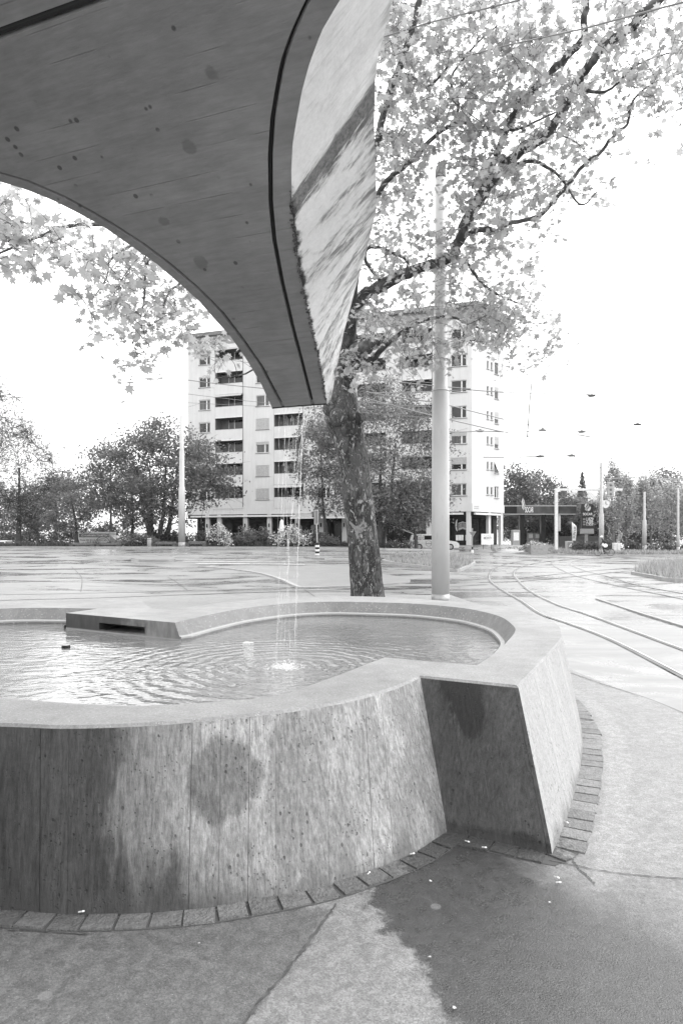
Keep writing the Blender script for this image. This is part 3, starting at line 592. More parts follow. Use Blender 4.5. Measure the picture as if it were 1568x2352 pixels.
# end caps: tip lip and rear end, and the pier that carries it (behind the camera)
m = MB(); m.quad(und[0][0], und[0][-1], flR[0][-1], flL[0][-1]); m.tube([und[0][0]+Vector((0, 0, .004)), und[0][4]+Vector((0, 0, .006)), und[0][-1]+Vector((0, 0, .004))], .009, 6); m.build('lip', 'groove_dark', spout)
pc = PT(TMAX, -1.5, .1); m = MB(frame((pc.x, pc.y, 0), ea)); m.box(-1.6, -.5, -.1, .9, .35, pc.z+.5); m.build('pier', 'soffit', spout)
# moss fringe hanging on the lower edge of the light flank
mo = []
for t_ in np.arange(.05, 1.5, .004):
    if random.random() < .75:
        p = PT(t_, ip(t_, Re)+random.uniform(-.012, .008), random.uniform(-.012, .012)); mo.append(p)
leaves('moss', [tuple(p) for p in mo], .022, 'hedge_leaf', spout)
# ---- falling water and splash
t = NT('falling_water'); P = t.pos(); a = t.n('BsdfPrincipled'); t.put(a.inputs['Base Color'], .9); a.inputs['Roughness'].default_value = .15
b = t.n('BsdfTransparent'); x = t.n('MixShader'); t.put(x.inputs[0], t.lin(t.noise(t.map(P, (1, 1, .25)), 30, 3), .35, .65, .97, .6)); t.t.links.new(a.outputs[0], x.inputs[1]); t.t.links.new(b.outputs[0], x.inputs[2]); o_ = t.n('OutputMaterial'); t.t.links.new(x.outputs[0], o_.inputs[0]); MAT['falling_water'] = t.m
m = MB(); rr = random.Random(3)
for u, r0 in ((642, .004), (650, .006), (660, .005), (673, .004), (690, .006), (698, .008), (702, .007), (716, .005), (707, .005)):
    p0 = at(u, 936, T0.y+.0); tg = SPL+Vector((rr.uniform(-.13, .13), rr.uniform(-.1, .1), 0)); P_ = []; rd = []
    for i in range(26):
        f = i/25; P_.append(p0.lerp(tg, .25*f+.75*f*f if i else 0)*1); P_[-1] = Vector((p0.x+(tg.x-p0.x)*f**.7+rr.uniform(-.004, .004), p0.y+(tg.y-p0.y)*f**.7, p0.z+(tg.z-p0.z)*f)); rd.append(r0*.55*(1-.45*f)*rr.uniform(.2, 1.25))
    m.tube(P_, rd, 5)
for i in range(120):
    f = rr.random(); p = at(rr.uniform(645, 715), 936, T0.y).lerp(SPL, f); m.ball(p+Vector((rr.uniform(-.05, .05), rr.uniform(-.04, .04), 0)), (.0025, .0025, rr.uniform(.004, .014)), 5, 4)
solo(m, 'falling_water', 'falling_water', 'thin broken strands of water falling from the spout tip into the basin', 'water', kind='stuff')
m = MB()
for i in range(170):
    a = rr.uniform(0, 2*math.pi); d = abs(rr.gauss(0, .12)); z = abs(rr.gauss(0, .022))*max(0, 1-d*3); s_ = rr.uniform(.002, .006)*(1 if d < .15 else .6)
    m.ball((SPL.x+d*math.cos(a)*1.2, SPL.y+d*math.sin(a), HW+z), (s_*1.5, s_*1.5, s_), 6, 4)
solo(m, 'splash', 'falling_water', 'white foamy splash where the falling water hits the basin surface', 'water', kind='stuff', smooth=True)
# things in and around the basin
p = G(152, 1488, HW); m = MB(); m.lathe((p.x, p.y, HW-.02), [(.032, 0), (.038, .006), (.04, .035), (.036, .044), (.03, .046)], 20)
o = thing('drain_plug', 'small round dark cap floating on the water left of the overflow block', 'cap', (p.x, p.y, HW)); m.build('cap_body', 'black', o, True)
m = MB(); m.lathe((p.x, p.y, HW+.026), [(.03, 0), (.029, .003)], 20); m.build('cap_top', 'light_grey', o)
m = MB(); p = G(567, 1477, HW); m.ball((p.x, p.y, HW), (.045, .03, .014), 10, 5); m.ball((p.x+.04, p.y+.01, HW), (.03, .02, .01), 8, 5); solo(m, 'foam_lump', 'blossom', 'little white clump of foam drifting on the water behind the splash', 'foam', smooth=True)
butts = [((187, 2107), 20, 'on the setts below the dark left part of the basin wall'), ((846, 2013), 60, 'at the foot of the basin wall where the damp patch starts'), ((946, 1972), 20, 'on the setts midway between damp patch and notch'), ((1072, 1943), -35, 'in the wet inner corner of the notch'), ((1111, 1957), -10, 'against the dark notch face, right of the corner'),
         ((1277, 2022), -35, 'on the damp asphalt below the pointed corner, upper of a pair'), ((1281, 2034), 5, 'on the damp asphalt below the pointed corner, lower of a pair'), ((1299, 1898), -50, 'on the setts beside the light right face of the basin')]
for (u, v), a, wh in butts:
    p = G(u, v, 0); z_ = .026 if u in (187, 946, 1299) or v < 1975 else .016; d = Vector((math.cos(R(a)), math.sin(R(a)), 0))*.013
    o = thing('cigarette_butt', 'white cigarette end lying '+wh, 'cigarette butt', (p.x, p.y, z_), 'cigarette ends littering the paving')
    q = Vector((p.x, p.y, z_)); MB().tube([q-d, q+d*.4], .0036, 8).build('filter', 'filter_paper', o); MB().tube([q+d*.4, q+d*1.1], [.0044, .0034], 8).build('paper', 'cloth_white', o)
for (u, v), s_, wh in (((457, 2173), .01, 'on the asphalt below the round damp patch'), ((988, 2029), .014, 'on the dark wet asphalt in front of the notch'), ((987, 2205), .012, 'at the left edge of the dark wet asphalt'), ((1043, 2322), .013, 'near the bottom edge on wet asphalt'), ((1262, 2078), .012, 'on the wet asphalt under the pointed corner'), ((1374, 1948), .007, 'on the dry asphalt right of the setts'), ((1402, 1555), .02, 'on the pale pavement right of the basin')):
    p = G(u, v, 0); m = MB(); m.add([(p.x+s_*.6*math.cos(k_*1.05)*random.uniform(.6, 1.3), p.y+s_*.6*math.sin(k_*1.05)*random.uniform(.6, 1.3), .011+random.uniform(0, .004)) for k_ in range(6)], [tuple(range(6))])
    solo(m, 'petal', 'sill_pale' if s_ > .008 and u < 1370 else 'dark_bark', ('pale' if s_ > .008 and u < 1370 else 'dark')+' fallen petal lying '+wh, 'petal', 'petals fallen on the paving')
# ================================================================== APARTMENT BUILDING
P0 = Vector((-19.13, 81.5, 0)); P1 = Vector((14.0, 70.3, 0)); P2 = Vector((18.6, 75.0, 0))
bld = thing('apartment_building', 'pale eight-storey apartment block with balconies above a dark glazed ground-floor restaurant', 'building', (P1.x, P1.y, .85))
def face(Pa, Pb):
    r = (Pb-Pa).normalized(); M = frame(Pa, r)           # local y points into the building
    def a_of(u): k_ = (u-CU)/F; return (k_*Pa.y-Pa.x)/(r.x-k_*r.y)
    def z_of(u, v): p = Pa+r*a_of(u); return CH+(CV-v)*p.y/F
    return M, a_of, z_of, (Pb-Pa).length
def cells(m, ac, zc, opens, dep, m2=None):
    """flat wall with real recessed openings; opens: list of (a0,a1,z0,z1,depth)"""
    A = sorted(set([round(x, 3) for x in ac]+[round(x, 3) for o in opens for x in o[:2]])); Z = sorted(set([round(x, 3) for x in zc]+[round(x, 3) for o in opens for x in o[2:4]]))
    for a0, a1 in zip(A, A[1:]):
        for z0, z1 in zip(Z, Z[1:]):
            ca, cz = (a0+a1)/2, (z0+z1)/2
            if not any(o[0] < ca < o[1] and o[2] < cz < o[3] for o in opens): m.quad((a0, 0, z0), (a1, 0, z0), (a1, 0, z1), (a0, 0, z1))
    m1_ = m; recs = []
    for a0, a1, z0, z1, d in opens:
        m = MB(m1_.M) if (m2 and d > 1) else m1_; recs += [m] if m is not m1_ else []
        m.quad((a0, 0, z0), (a0, 0, z1), (a0, d, z1), (a0, d, z0)); m.quad((a1, 0, z0), (a1, d, z0), (a1, d, z1), (a1, 0, z1))
        m.quad((a0, 0, z1), (a1, 0, z1), (a1, d, z1), (a0, d, z1)); m.quad((a0, 0, z0), (a0, d, z0), (a1, d, z0), (a1, 0, z0)); m.quad((a0, d, z0), (a0, d, z1), (a1, d, z1), (a1, d, z0))
    return recs
simple('recess_shade', .13, .9); M1, aof, zof, L1 = face(P0, P1); M2, aof2, zof2, L2 = face(P1, P2)
ZG, ZB, ZT, ZR = .8, 4.5, 25.3, 26.2; zc = [6.87+2.8*i for i in range(7)]
wcols = [(457, 483), (588, 618), (728, 758), (1035, 1071)]; lcols = [(495, 558), (630, 696), (820, 885), (923, 992)]
op = []; wins = []
for ci, (u0, u1) in enumerate(wcols):
    for i, z in enumerate(zc): o = (aof(u0), aof(u1), z-.66, z+.66, .16); op.append(o); wins.append((o, ci, i))
logs = []
for ci, (u0, u1) in enumerate(lcols):
    for i, z in enumerate(zc): o = (aof(u0), aof(u1), z-.42, z+1.12, 1.5); op.append(o); logs.append((o, ci, i))
m = MB(M1); 
for r_ in cells(m, [0, L1], [ZB, ZT], op, .2, True): r_.build('balcony_recess', 'recess_shade', bld)  # recess faces coloured darker to stand in for the shade inside
op2 = []; w2 = []
for i, z in enumerate(zc):
    for u0, u1, dz0, dz1 in ((1117, 1122, -.45, .45), (1126, 1131, -.45, .45), (1135, 1144, -.75, .6)):
        o = (aof2(u0), aof2(u1), z+dz0, z+dz1, .14); op2.append(o); w2.append((o, u0, i))
m.M = M2; cells(m, [0, L2], [ZB, ZT], op2, .2); m.M = None
r1 = (P1-P0).normalized(); bk = Vector((-r1.y, r1.x, 0)); P3 = P2+Vector((1.5, 13, 0)); P4 = P0+bk*18
for a, b in ((P2, P3), (P3, P4), (P4, P0)): m.quad(Vector((a.x, a.y, ZB)), Vector((b.x, b.y, ZB)), Vector((b.x, b.y, ZT)), Vector((a.x, a.y, ZT)))
foot = [P0, P1, P2, P3, P4]; m.quad(*[Vector((p.x, p.y, ZB)) for p in foot][::-1])
m.build('wall', 'plaster', bld)
def grow(d): c_ = sum((Vector(p) for p in foot), Vector())/5; return [(p.x+(p-c_).normalized().x*d, p.y+(p-c_).normalized().y*d) for p in foot]
m = MB(); m.prism([(p.x, p.y) for p in foot], ZT, ZR+.3); m.build('parapet_band', 'plaster_grey', bld)
m = MB(); m.prism(grow(.8), ZR+.3, ZR+.75); rf = m.build('roof', 'sill', bld); m = MB(M1); m.box(14, 3, ZR+.75, 18, 7, ZR+2.4); m.build('stair_head', 'plaster_grey', bld)
m = MB(M1); m.box(-.05, -.06, ZB-.02, L1+.02, -.004, ZB+.85); m.M = M2; m.box(.02, -.06, ZB-.02, L2+.05, -.004, ZB+.85); m.build('fascia', 'plaster', bld)
for x0, x1 in ((aof(495), aof(558)), (aof(630), aof(696)), (aof(923), aof(992))):
    m = MB(M1)
    for x in (x0, x1): m.box(x-.035, -.02, ZB+.85, x+.035, -.003, ZT)
    m.build('wall_joint', 'sill', bld)
rs = random.Random(11)
def window(M, o, blind=0., curt=False, tilt=False, mull=.68):
    a0, a1, z0, z1, d = o; m = MB(M); b = .07; y0, y1 = d-.09, d-.02
    m.box(a0, y0, z0, a0+b, y1, z1); m.box(a1-b, y0, z0, a1, y1, z1); m.box(a0+b, y0, z0, a1-b, y1, z0+b); m.box(a0+b, y0, z1-b, a1-b, y1, z1)
    if mull: x = a0+(a1-a0)*mull; m.box(x-.07, y0-.01, z0+b, x+.07, y1, z1-b)
    w_ = m.build('window', 'white_paint', bld)
    m = MB(M); m.quad((a0+b, y1-.03, z0+b), (a1-b, y1-.03, z0+b), (a1-b, y1-.03, z1-b), (a0+b, y1-.03, z1-b)); m.build('pane', 'curtain_glass' if curt else 'glass', w_)
    m = MB(M); m.box(a0-.06, -.07, z0-.07, a1+.06, y0, z0-.004); m.build('sill', 'sill', w_)
    if blind > 0:
        m = MB(M); h = (z1-z0)*blind; k_ = max(3, int(h/.08))
        for q in range(k_): zz = z1-h*(q+1)/k_; m.box(a0+.01, y0-.05, zz+.004, a1-.01, y0-.02, zz+h/k_-.004)
        m.build('roller_blind', 'blind', w_)
    if tilt: m = MB(M); m.add([(a0, .0, z1), (a1, .0, z1), (a1, -.45, z0+.3), (a0, -.45, z0+.3), (a0, .04, z1), (a1, .04, z1), (a1, -.41, z0+.3), (a0, -.41, z0+.3)], [(0, 1, 2, 3), (7, 6, 5, 4), (0, 3, 7, 4), (1, 5, 6, 2), (2, 6, 7, 3)]); m.build('tilted_sash', 'white_paint', w_)
t = NT('curtain_glass'); P = t.obj(); wv = t.noise(t.map(P, (6, 6, .05)), 3, 3); MAT['curtain_glass'] = t.out(t.lin(wv, .3, .7, .03, .13), .15, None, .3)
BL = {(1, 0): .93, (1, 1): 1, (1, 2): .25, (1, 3): 1, (1, 4): .0, (3, 1): .55, (3, 2): .35, (2, 1): .4, (2, 3): 1}
for o, ci, i in wins: window(M1, o, BL.get((ci, i), .12 if ci == 0 else .0 if ci != 3 else .08), curt=(ci, i) in ((0, 4), (3, 0), (3, 2), (1, 2), (1, 4), (2, 2)))
for o, u0, i in w2:
    if u0 == 1135: window(M2, o, {2: .65, 3: .62, 4: .3}.get(i, .05), tilt=i == 1, mull=.0 if i != 0 else .6)
    else: window(M2, o, .05, mull=0, curt=True)
for o, ci, i in logs:
    a0, a1, z0, z1, d = o; w_ = a1-a0
    m = MB(M1); m.box(a0+.02, -.10, z0-1.28, a1-.02, -.004, z0+.0); pb = m.build('balcony', 'plaster', bld)
    m = MB(M1); m.box(a0+.02, -.115, z0+.002, a1-.02, .08, z0+.04); m.build('coping', 'sill', pb)
    m = MB(M1); x0, x1 = a0+w_*.30, a0+w_*.5; m.box(x0, d-.06, z0+.003, x1-.05, d-.01, z1-.15); m.box(x1+.05, d-.06, z0+.003, a1-.15, d-.01, z1-.2); m.build('glazing', 'glass', pb)
    m = MB(M1); m.box(x1-.05, d-.08, z0+.003, x1+.05, d-.02, z1-.15); m.box(x0-.06, d-.08, z0+.003, x0, d-.02, z1-.15); m.build('door_frame', 'white_paint', pb)
    m = MB(M1); e = {(1, 0): .7, (0, 4): .55, (0, 6): .4, (3, 1): .3}.get((ci, i), .0)
    if e: m.add([(a0+.05, -.05, z1-.03), (a1-.05, -.05, z1-.03), (a1-.05, -.4, z1-.1-e*.5), (a0+.05, -.4, z1-.1-e*.5), (a0+.05, -.05, z1-.0), (a1-.05, -.05, z1-.0), (a1-.05, -.43, z1-.08-e*.5), (a0+.05, -.43, z1-.08-e*.5)], [(0, 1, 2, 3), (7, 6, 5, 4), (3, 2, 6, 7), (0, 3, 7, 4), (1, 5, 6, 2)])
    m.box(a0+.05, -.16, z1-.13, a1-.05, .1, z1-.03); m.build('awning', 'white_paint' if not e else 'awning', pb)
    if (ci, i) in ((0, 0), (0, 1), (2, 3)):
        m = MB(M1); m.box(a0+w_*.75, .5, z0, a0+w_*.85, .8, z0+.45); m.build('planter', 'dark_grey', pb)
# ---- ground floor: set back, dark, glazed
m = MB(M1); D = 2.2
m.quad((0, D, ZG-.6), (L1, D, ZG-.6), (L1, D, ZB), (0, D, ZB)); m.box(0, .05, ZB-.5, L1-.1, D, ZB-.02); m.M = M2; m.quad((0, .9, ZG-.6), (L2, .9, ZG-.6), (L2, .9, ZB), (0, .9, ZB)); m.box(0.1, .05, ZB-.3, L2, .9, ZB-.03); m.build('shop_front', 'trim_dark', bld)
for u0, u1 in ((470, 492), (499, 545), (552, 600), (640, 700), (705, 790), (880, 925), (933, 975), (1000, 1030)):
    a0, a1 = aof(u0), aof(u1); k_ = max(1, int((a1-a0)/1.8))
    for q in range(k_): MB(M1).box(a0+(a1-a0)*q/k_+.05, D-.08, ZG+.25, a0+(a1-a0)*(q+1)/k_-.05, D-.02, ZB-.95).build('shop_window', 'shop_glass', bld)
m = MB(M1); m.box(aof(1046), .35, ZG+.5, aof(1076), .42, ZB-1.0); m.build('shop_window', 'shop_glass', bld); m = MB(M1); m.box(aof(1040), .44, ZG-.2, aof(1079), 2.2, ZB-.05); m.build('shop_wall', 'trim_dark', bld)
for q in range(5): MB(M2).box(.5+q*1.15, .82, ZG+.2, 1.5+q*1.15, .88, ZB-.7).build('shop_window', 'shop_glass', bld)
for u in (476, 503, 563, 618, 682, 737, 790, 880, 984):
    a = aof(u); m = MB(M1); m.bbox(a-.27, .0, ZG-.5, a+.27, .4, ZB-.0, .02); p_ = m.build('pillar', 'plaster', bld); m = MB(M1); m.box(a-.07, -.1, 2.9, a+.07, -.004, 3.35); m.build('wall_lamp', 'black', p_)
for a, MM in ((L1-.35, M1), (3.6, M2), (6.2, M2)):
    m = MB(MM); m.bbox(a-.25, .0, ZG-.5, a+.25, .35, ZB-.0, .02); m.build('pillar', 'plaster', bld)
for (x0, x1, ext, MM) in ((aof(440), aof(683), 0, M1), (aof(683), aof(830), 1, M1), (aof(1000), aof(1064), 0, M1), (.3, L2-1.2, 0, M2), (aof(890), aof(950), 0, M1)):
    m = MB(MM); 
    if ext:
        k_ = int((x1-x0)/.22)
        for q in range(k_):
            a, b = x0+(x1-x0)*q/k_, x0+(x1-x0)*(q+1)/k_-.05; m.add([(a, -.05, 4.45), (b, -.05, 4.45), (b, -1.9, 3.95), (a, -1.9, 3.95)], [(0, 1, 2, 3)])
        aw = m.build('awning', 'awning', bld); m = MB(MM); m.box(x0-.1, -1.98, 3.82, x1+.1, -1.9, 3.98); m.build('valance', 'white_paint', aw)
        m = MB(MM); m.add([(x0, -.05, 4.43), (x1, -.05, 4.43), (x1, -1.9, 3.93), (x0, -1.9, 3.93)], [(3, 2, 1, 0)]); m.build('stripes', 'sill', aw)
    else: m.box(x0, -.3, 4.15, x1, -.07, 4.36); m.build('awning', 'white_paint', bld)
tm = frame(M1 @ Vector((aof(706), D-.12, 2.35)), r1); text('MONTI', .8, tm, 'shop_lettering', 'logo_grey', bld, width=(aof(728)-aof(685)))
def disc(M, a, z, r, y, n=24): return MB(M).add([(a+r*math.cos(2*math.pi*i/n), y, z+r*math.sin(2*math.pi*i/n)) for i in range(n)], [tuple(range(n))])
for u, z, r in ((672, 2.9, .32), (704, 2.9, .3), (941, 2.95, .38), (978, 2.95, .38)): disc(M1, aof(u), z, r, D-.11).build('window_sticker', 'logo_grey', bld)
def arch_logo(M, a, z, w_, y, par, mat='logo_grey'):      # bridge-like emblem between two crescents
    m = MB(M)
    for s_ in (-1, 1):
        pts = [(a+s_*w_*(.34+.16*math.cos(q)), y, z+w_*.42*math.sin(q)) for q in np.linspace(-1.3, 1.3, 9)]; pts2 = [(a+s_*w_*(.34+.05*math.cos(q)), y, z+w_*.42*math.sin(q)) for q in np.linspace(-1.3, 1.3, 9)]
        m.add(pts+pts2, [(i, i+1, 10+i, 9+i) for i in range(8)])
    for k_ in range(7): x = a+w_*(-.27+.09*k_); zz = z-.02*w_-abs(k_-3)*.03*w_; m.box(x-.02*w_, y-.01, zz-.24*w_, x+.02*w_, y, zz+.2*w_)
    for zz in (-.24, .16): m.add([(a-w_*.3, y, z+w_*(zz-.06)), (a, y, z+w_*(zz+.04)), (a+w_*.3, y, z+w_*(zz-.06)), (a+w_*.3, y, z+w_*(zz)), (a, y, z+w_*(zz+.1)), (a-w_*.3, y, z+w_*zz)], [(0, 1, 4, 5), (1, 2, 3, 4)])
    return m.build('window_emblem', mat, par)
arch_logo(M1, aof(959), 3.0, 1.9, D-.12, bld); arch_logo(M1, aof(1061), 3.0, 1.6, .33, bld)
for u in (1048, 1054, 1060, 1070): m = MB(M1); m.box(aof(u)-.13, .30, 1.35, aof(u)+.13, .33, 1.95); m.build('window_poster', 'logo_light', bld)
tm = frame(M2 @ Vector((1.0, -.075, 4.92)), P2-P1)
for k_ in range(2): m = MB(M2); m.box(.35, -.075, 4.98-k_*.22, 1.3, -.062, 5.1-k_*.22); m.build('street_name_plate', 'light_grey', bld)

# ================================================================== FILLING STATION
gs = thing('filling_station', 'dark flat-roofed filling station canopy with lettered fascia on two black columns', 'filling station', at(1226, 1255, 86).xyz*1)
gs.location.z = terr(gs.location.x, 86)
Yg = 86; x0, x1 = at(1157, 1200, Yg).x, at(1322, 1200, Yg).x; zt, zb = at(0, 1163, Yg).z, at(0, 1180, Yg).z
t = NT('fascia_dark'); MAT['fascia_dark'] = t.out(t.lin(t.noise(t.obj(), .6, 3), .4, .6, .03, .07), .3)
m = MB(); m.box(x0, Yg, zb, x1, Yg+9, zt); cn = m.build('canopy', 'fascia_dark', gs)
m = MB(); m.box(x0-.1, Yg-.08, zt, x1+.05, Yg+9.1, zt+.13); m.box(x0, Yg-.08, zb-.12, x1, Yg+.1, zb-.0); m.build('canopy_edge', 'light_grey', cn)
m = MB(); m.box(x0+.05, Yg-.03, zb+.05, at(1186, 0, Yg).x, Yg-.004, zt-.05); m.build('fascia_panel', 'black', cn)
for u0, u1 in ((1196, 1207), (1245, 1256)): m = MB(); m.box(at(u0, 0, Yg).x, Yg+.6, .2, at(u1, 0, Yg).x, Yg+1.3, zb-.1); m.build('column', 'black', gs)
def flame(m, c, w_, h, y, parts=(0, 1, 2)):              # three leaning flame tongues
    tongues = [[(-.35, .1), (-.5, .45), (-.2, .95), (-.12, .6), (-.3, .3)], [(0, -.5), (-.45, -.2), (-.3, .15), (.05, .5), (.0, .95), (.3, .55), (.2, .2), (-.1, -.1)], [(.1, -.5), (.0, -.15), (.35, .15), (.42, .5), (.6, .1), (.45, -.3)]]
    for k_ in parts: m.plate([(c[0]+p*w_, c[2]+q*h/1.5) for p, q in tongues[k_]], y-.04, y)
    return m
c_ = at(1200.5, 1162, Yg); flame(MB(), c_, .42, 1.7, Yg-.1, (0, 1)).build('flame_emblem', 'logo_light', cn); flame(MB(), c_, .42, 1.7, Yg-.1, (2,)).build('flame_emblem', 'logo_grey', cn)
text('SOCAR', 1.0, frame(at(1214.5, 1171.5, Yg-.05), (1, 0, 0)), 'canopy_lettering', 'sign_white', cn, .02, width=at(1224, 0, Yg).x-at(1205, 0, Yg).x)
c_ = at(1309, 1158, Yg+4); flame(MB(), c_, 1.2, 1.4, Yg+4).build('flame_emblem', 'dark_grey', cn)
for k_, u in enumerate((1217, 1232)):
    p = at(u, 1245, Yg+2); m = MB(); m.bbox(p.x-.35, p.y-.25, .8, p.x+.35, p.y+.25, 2.3, .04); o = thing('fuel_pump', 'grey fuel pump under the canopy '+('beside the left column' if k_ == 0 else 'midway between the columns'), 'fuel pump', (p.x, p.y, .7), 'fuel pumps under the canopy'); m.build('pump_body', 'sill', o); m = MB(); m.box(p.x-.25, p.y-.28, 1.6, p.x+.25, p.y-.255, 2.1); m.build('display', 'light_grey', o)
m = MB(); p = at(1185, 1245, 80); m.bbox(p.x-.5, 80, .7, p.x+.45, 80.7, 2.6, .05); o = thing('vending_machine', 'white upright cabinet with lit front left of the canopy column', 'machine', (p.x, 80.3, .7)); m.build('cabinet', 'light_grey', o); m = MB(); m.box(p.x-.35, 79.97, 1.3, p.x+.3, 79.995, 2.3); m.build('front_panel', 'sign_white', o)
# price sign
Ys = 84; p = at(1348, 1250, Ys); ps = thing('price_sign', 'tall dark price sign with flame emblem and white digits on a grey post', 'price sign', (p.x, Ys, 0))
x0, x1 = at(1334.5, 0, Ys).x, at(1362, 0, Ys).x; z1, z0 = at(0, 1157, Ys).z, at(0, 1214, Ys).z; m = MB(); m.bbox(x0, Ys, z0, x1, Ys+.35, z1, .04); m.build('panel', 'sign_dark', ps)
m = MB(); m.bbox(x0-.1, Ys-.02, at(0, 1226, Ys).z, x1+.05, Ys+.37, z0-.02, .03); m.build('lower_box', 'light_grey', ps); m = MB(); m.box(p.x-.28, Ys+.1, -.1, p.x+.1, Ys+.3, z0-.5); m.build('post', 'steel_dull', ps)
c_ = at(1347.5, 1168, Ys); flame(MB(), c_, .75, 1.1, Ys-.03, (0, 2)).build('flame_emblem', 'logo_light', ps); flame(MB(), c_, .75, 1.1, Ys-.03, (1,)).build('flame_emblem', 'logo_grey', ps)
text('SOCAR', .45, frame(at(1348.5, 1181, Ys-.02), (1, 0, 0)), 'sign_lettering', 'sign_white', ps, .02, width=1.22)
for k_, s_ in enumerate(('1.879', '2.189', '1.959')): text(s_, .52, frame(at(1353, 1192.5+k_*6, Ys-.02), (1, 0, 0)), 'price_digits', 'sign_white', ps, .02, width=.86)
for k_ in range(3):
    m = MB(); 
    for q in range(2): c_ = at(1340.5, 1191.5+k_*6+q*2, Ys); m.box(c_.x-.16, Ys-.03, c_.z-.035, c_.x+.16, Ys-.01, c_.z+.035)
    m.build('fuel_name', 'logo_grey', ps)
def banner(name, u, v0, v1, Y, wd, lab, lean, word):
    b = at(u, v1, Y); tp = at(u+lean, v0, Y); o = thing(name, lab, 'banner', (b.x, Y, b.z)); dx = tp.x-b.x
    MB().tube([b, b+Vector((dx*.5, 0, (tp.z-b.z)*.55)), tp], .03, 6).build('pole', 'steel', o)
    H = tp.z-b.z; m = MB(); n = 8; vs = []
    for i in range(n+1):
        f = i/n; zz = b.z+H*(.05+.95*f); xx = b.x+dx*f; ww = wd*(.75+.25*f) if f < .85 else wd*(1-.6*(f-.85)/.15); vs += [(xx, Y-.01+.05*math.sin(f*6), zz), (xx+ww, Y-.01+.1*math.sin(f*6+1.5), zz-.25*f)]
    m.add(vs, [(2*i, 2*i+1, 2*i+3, 2*i+2) for i in range(n)]); m.build('flag_cloth', 'cloth_white', o)
    text(word, .4, frame((b.x+dx*.5+wd*.45, Y-.14, b.z+H*.45), (.15, 0, 1), (-1, 0, .15)), 'flag_lettering', 'sill', o, .01, width=H*.6); return o
banner('advertising_flag', 1313, 1198, 1244, 80, .62, 'white feather flag with vertical lettering beside the price sign', -1, 'SUN UP'); banner('advertising_flag', 1416, 1216, 1247, 80, .5, 'white feather flag leaning right above a pale electrical cabinet', 5, 'SUN UP')
def cabinet(u0, u1, v0, v1, Y, name, lab, cat, mat):
    a, b = at(u0, v1, Y), at(u1, v0, Y); m = MB(); m.bbox(a.x, Y, a.z, b.x, Y+.5, b.z, .03); o = thing(name, lab, cat, ((a.x+b.x)/2, Y+.25, a.z)); m.build('body', mat, o); return o, a, b
o, a, b = cabinet(1300, 1315.5, 1243, 1265, 78, 'street_cabinet', 'grey advertising box with a white number 4 below the first flag', 'cabinet', 'pale_paint'); m = MB(); m.box(a.x+.1, 77.97, a.z+.15, b.x-.1, 77.99, b.z-.1); m.build('poster', 'grey_paint', o); text('4', .7, frame((a.x/2+b.x/2+.05, 77.95, (a.z+b.z)/2), (1, 0, 0)), 'poster_digit', 'sign_white', o)
o, a, b = cabinet(1409, 1424, 1247, 1269.5, 68, 'street_cabinet', 'pale electrical cabinet under the leaning flag, right of the cyclist', 'cabinet', 'white_paint'); m = MB(); m.box(a.x+.35, 67.98, a.z+.06, a.x+.36, 67.998, b.z-.05); m.build('door_gap', 'sill', o)
# dark fence and pale tiled house behind
m = MB(); a, b = at(1280, 0, 88), at(1415, 0, 88)
for i in range(46): x = a.x+(b.x-a.x)*i/46; m.box(x, 88, -.2, x+(b.x-a.x)/46-.02, 88.04, 1.85)
solo(m, 'screen_fence', 'dark_grey', 'dark board fence behind the price sign and the hedges', 'fence')
h = thing('house', 'low house with a pale tiled roof half hidden behind the trees', 'house', at(1335, 1200, 130)); a, b = at(1280, 1160, 130), at(1392, 1128, 130)
m = MB(); m.box(a.x, 130, -1, b.x, 140, a.z); m.build('wall', 'plaster', h); m = MB(); m.add([(a.x-.5, 129.5, a.z), (b.x+.5, 129.5, a.z), (b.x-1.5, 135, b.z+.3), (a.x+1.5, 135, b.z+.3), (a.x-.5, 140.5, a.z), (b.x+.5, 140.5, a.z)], [(0, 1, 2, 3), (3, 2, 5, 4), (0, 3, 4), (1, 5, 2)])
t = NT('roof_tiles'); P = t.obj(); z = t.xyz(P)[2]; x = t.xyz(P)[0]; l = t.M('MULTIPLY', t.M('FRACT', t.mul(z, 3.)), 1); MAT['roof_tiles'] = t.out(t.mul(t.lin(l, 0, 1, .2, .35), t.lin(t.M('SINE', t.mul(x, 14)), -1, 1, .8, 1.1)), .8); rf = m.build('roof', 'roof_tiles', h)
m = MB(); c_ = at(1303, 1127, 131); m.box(c_.x-.5, 133, c_.z-2, c_.x+.5, 134, c_.z+1); m.build('chimney', 'dark_grey', rf)

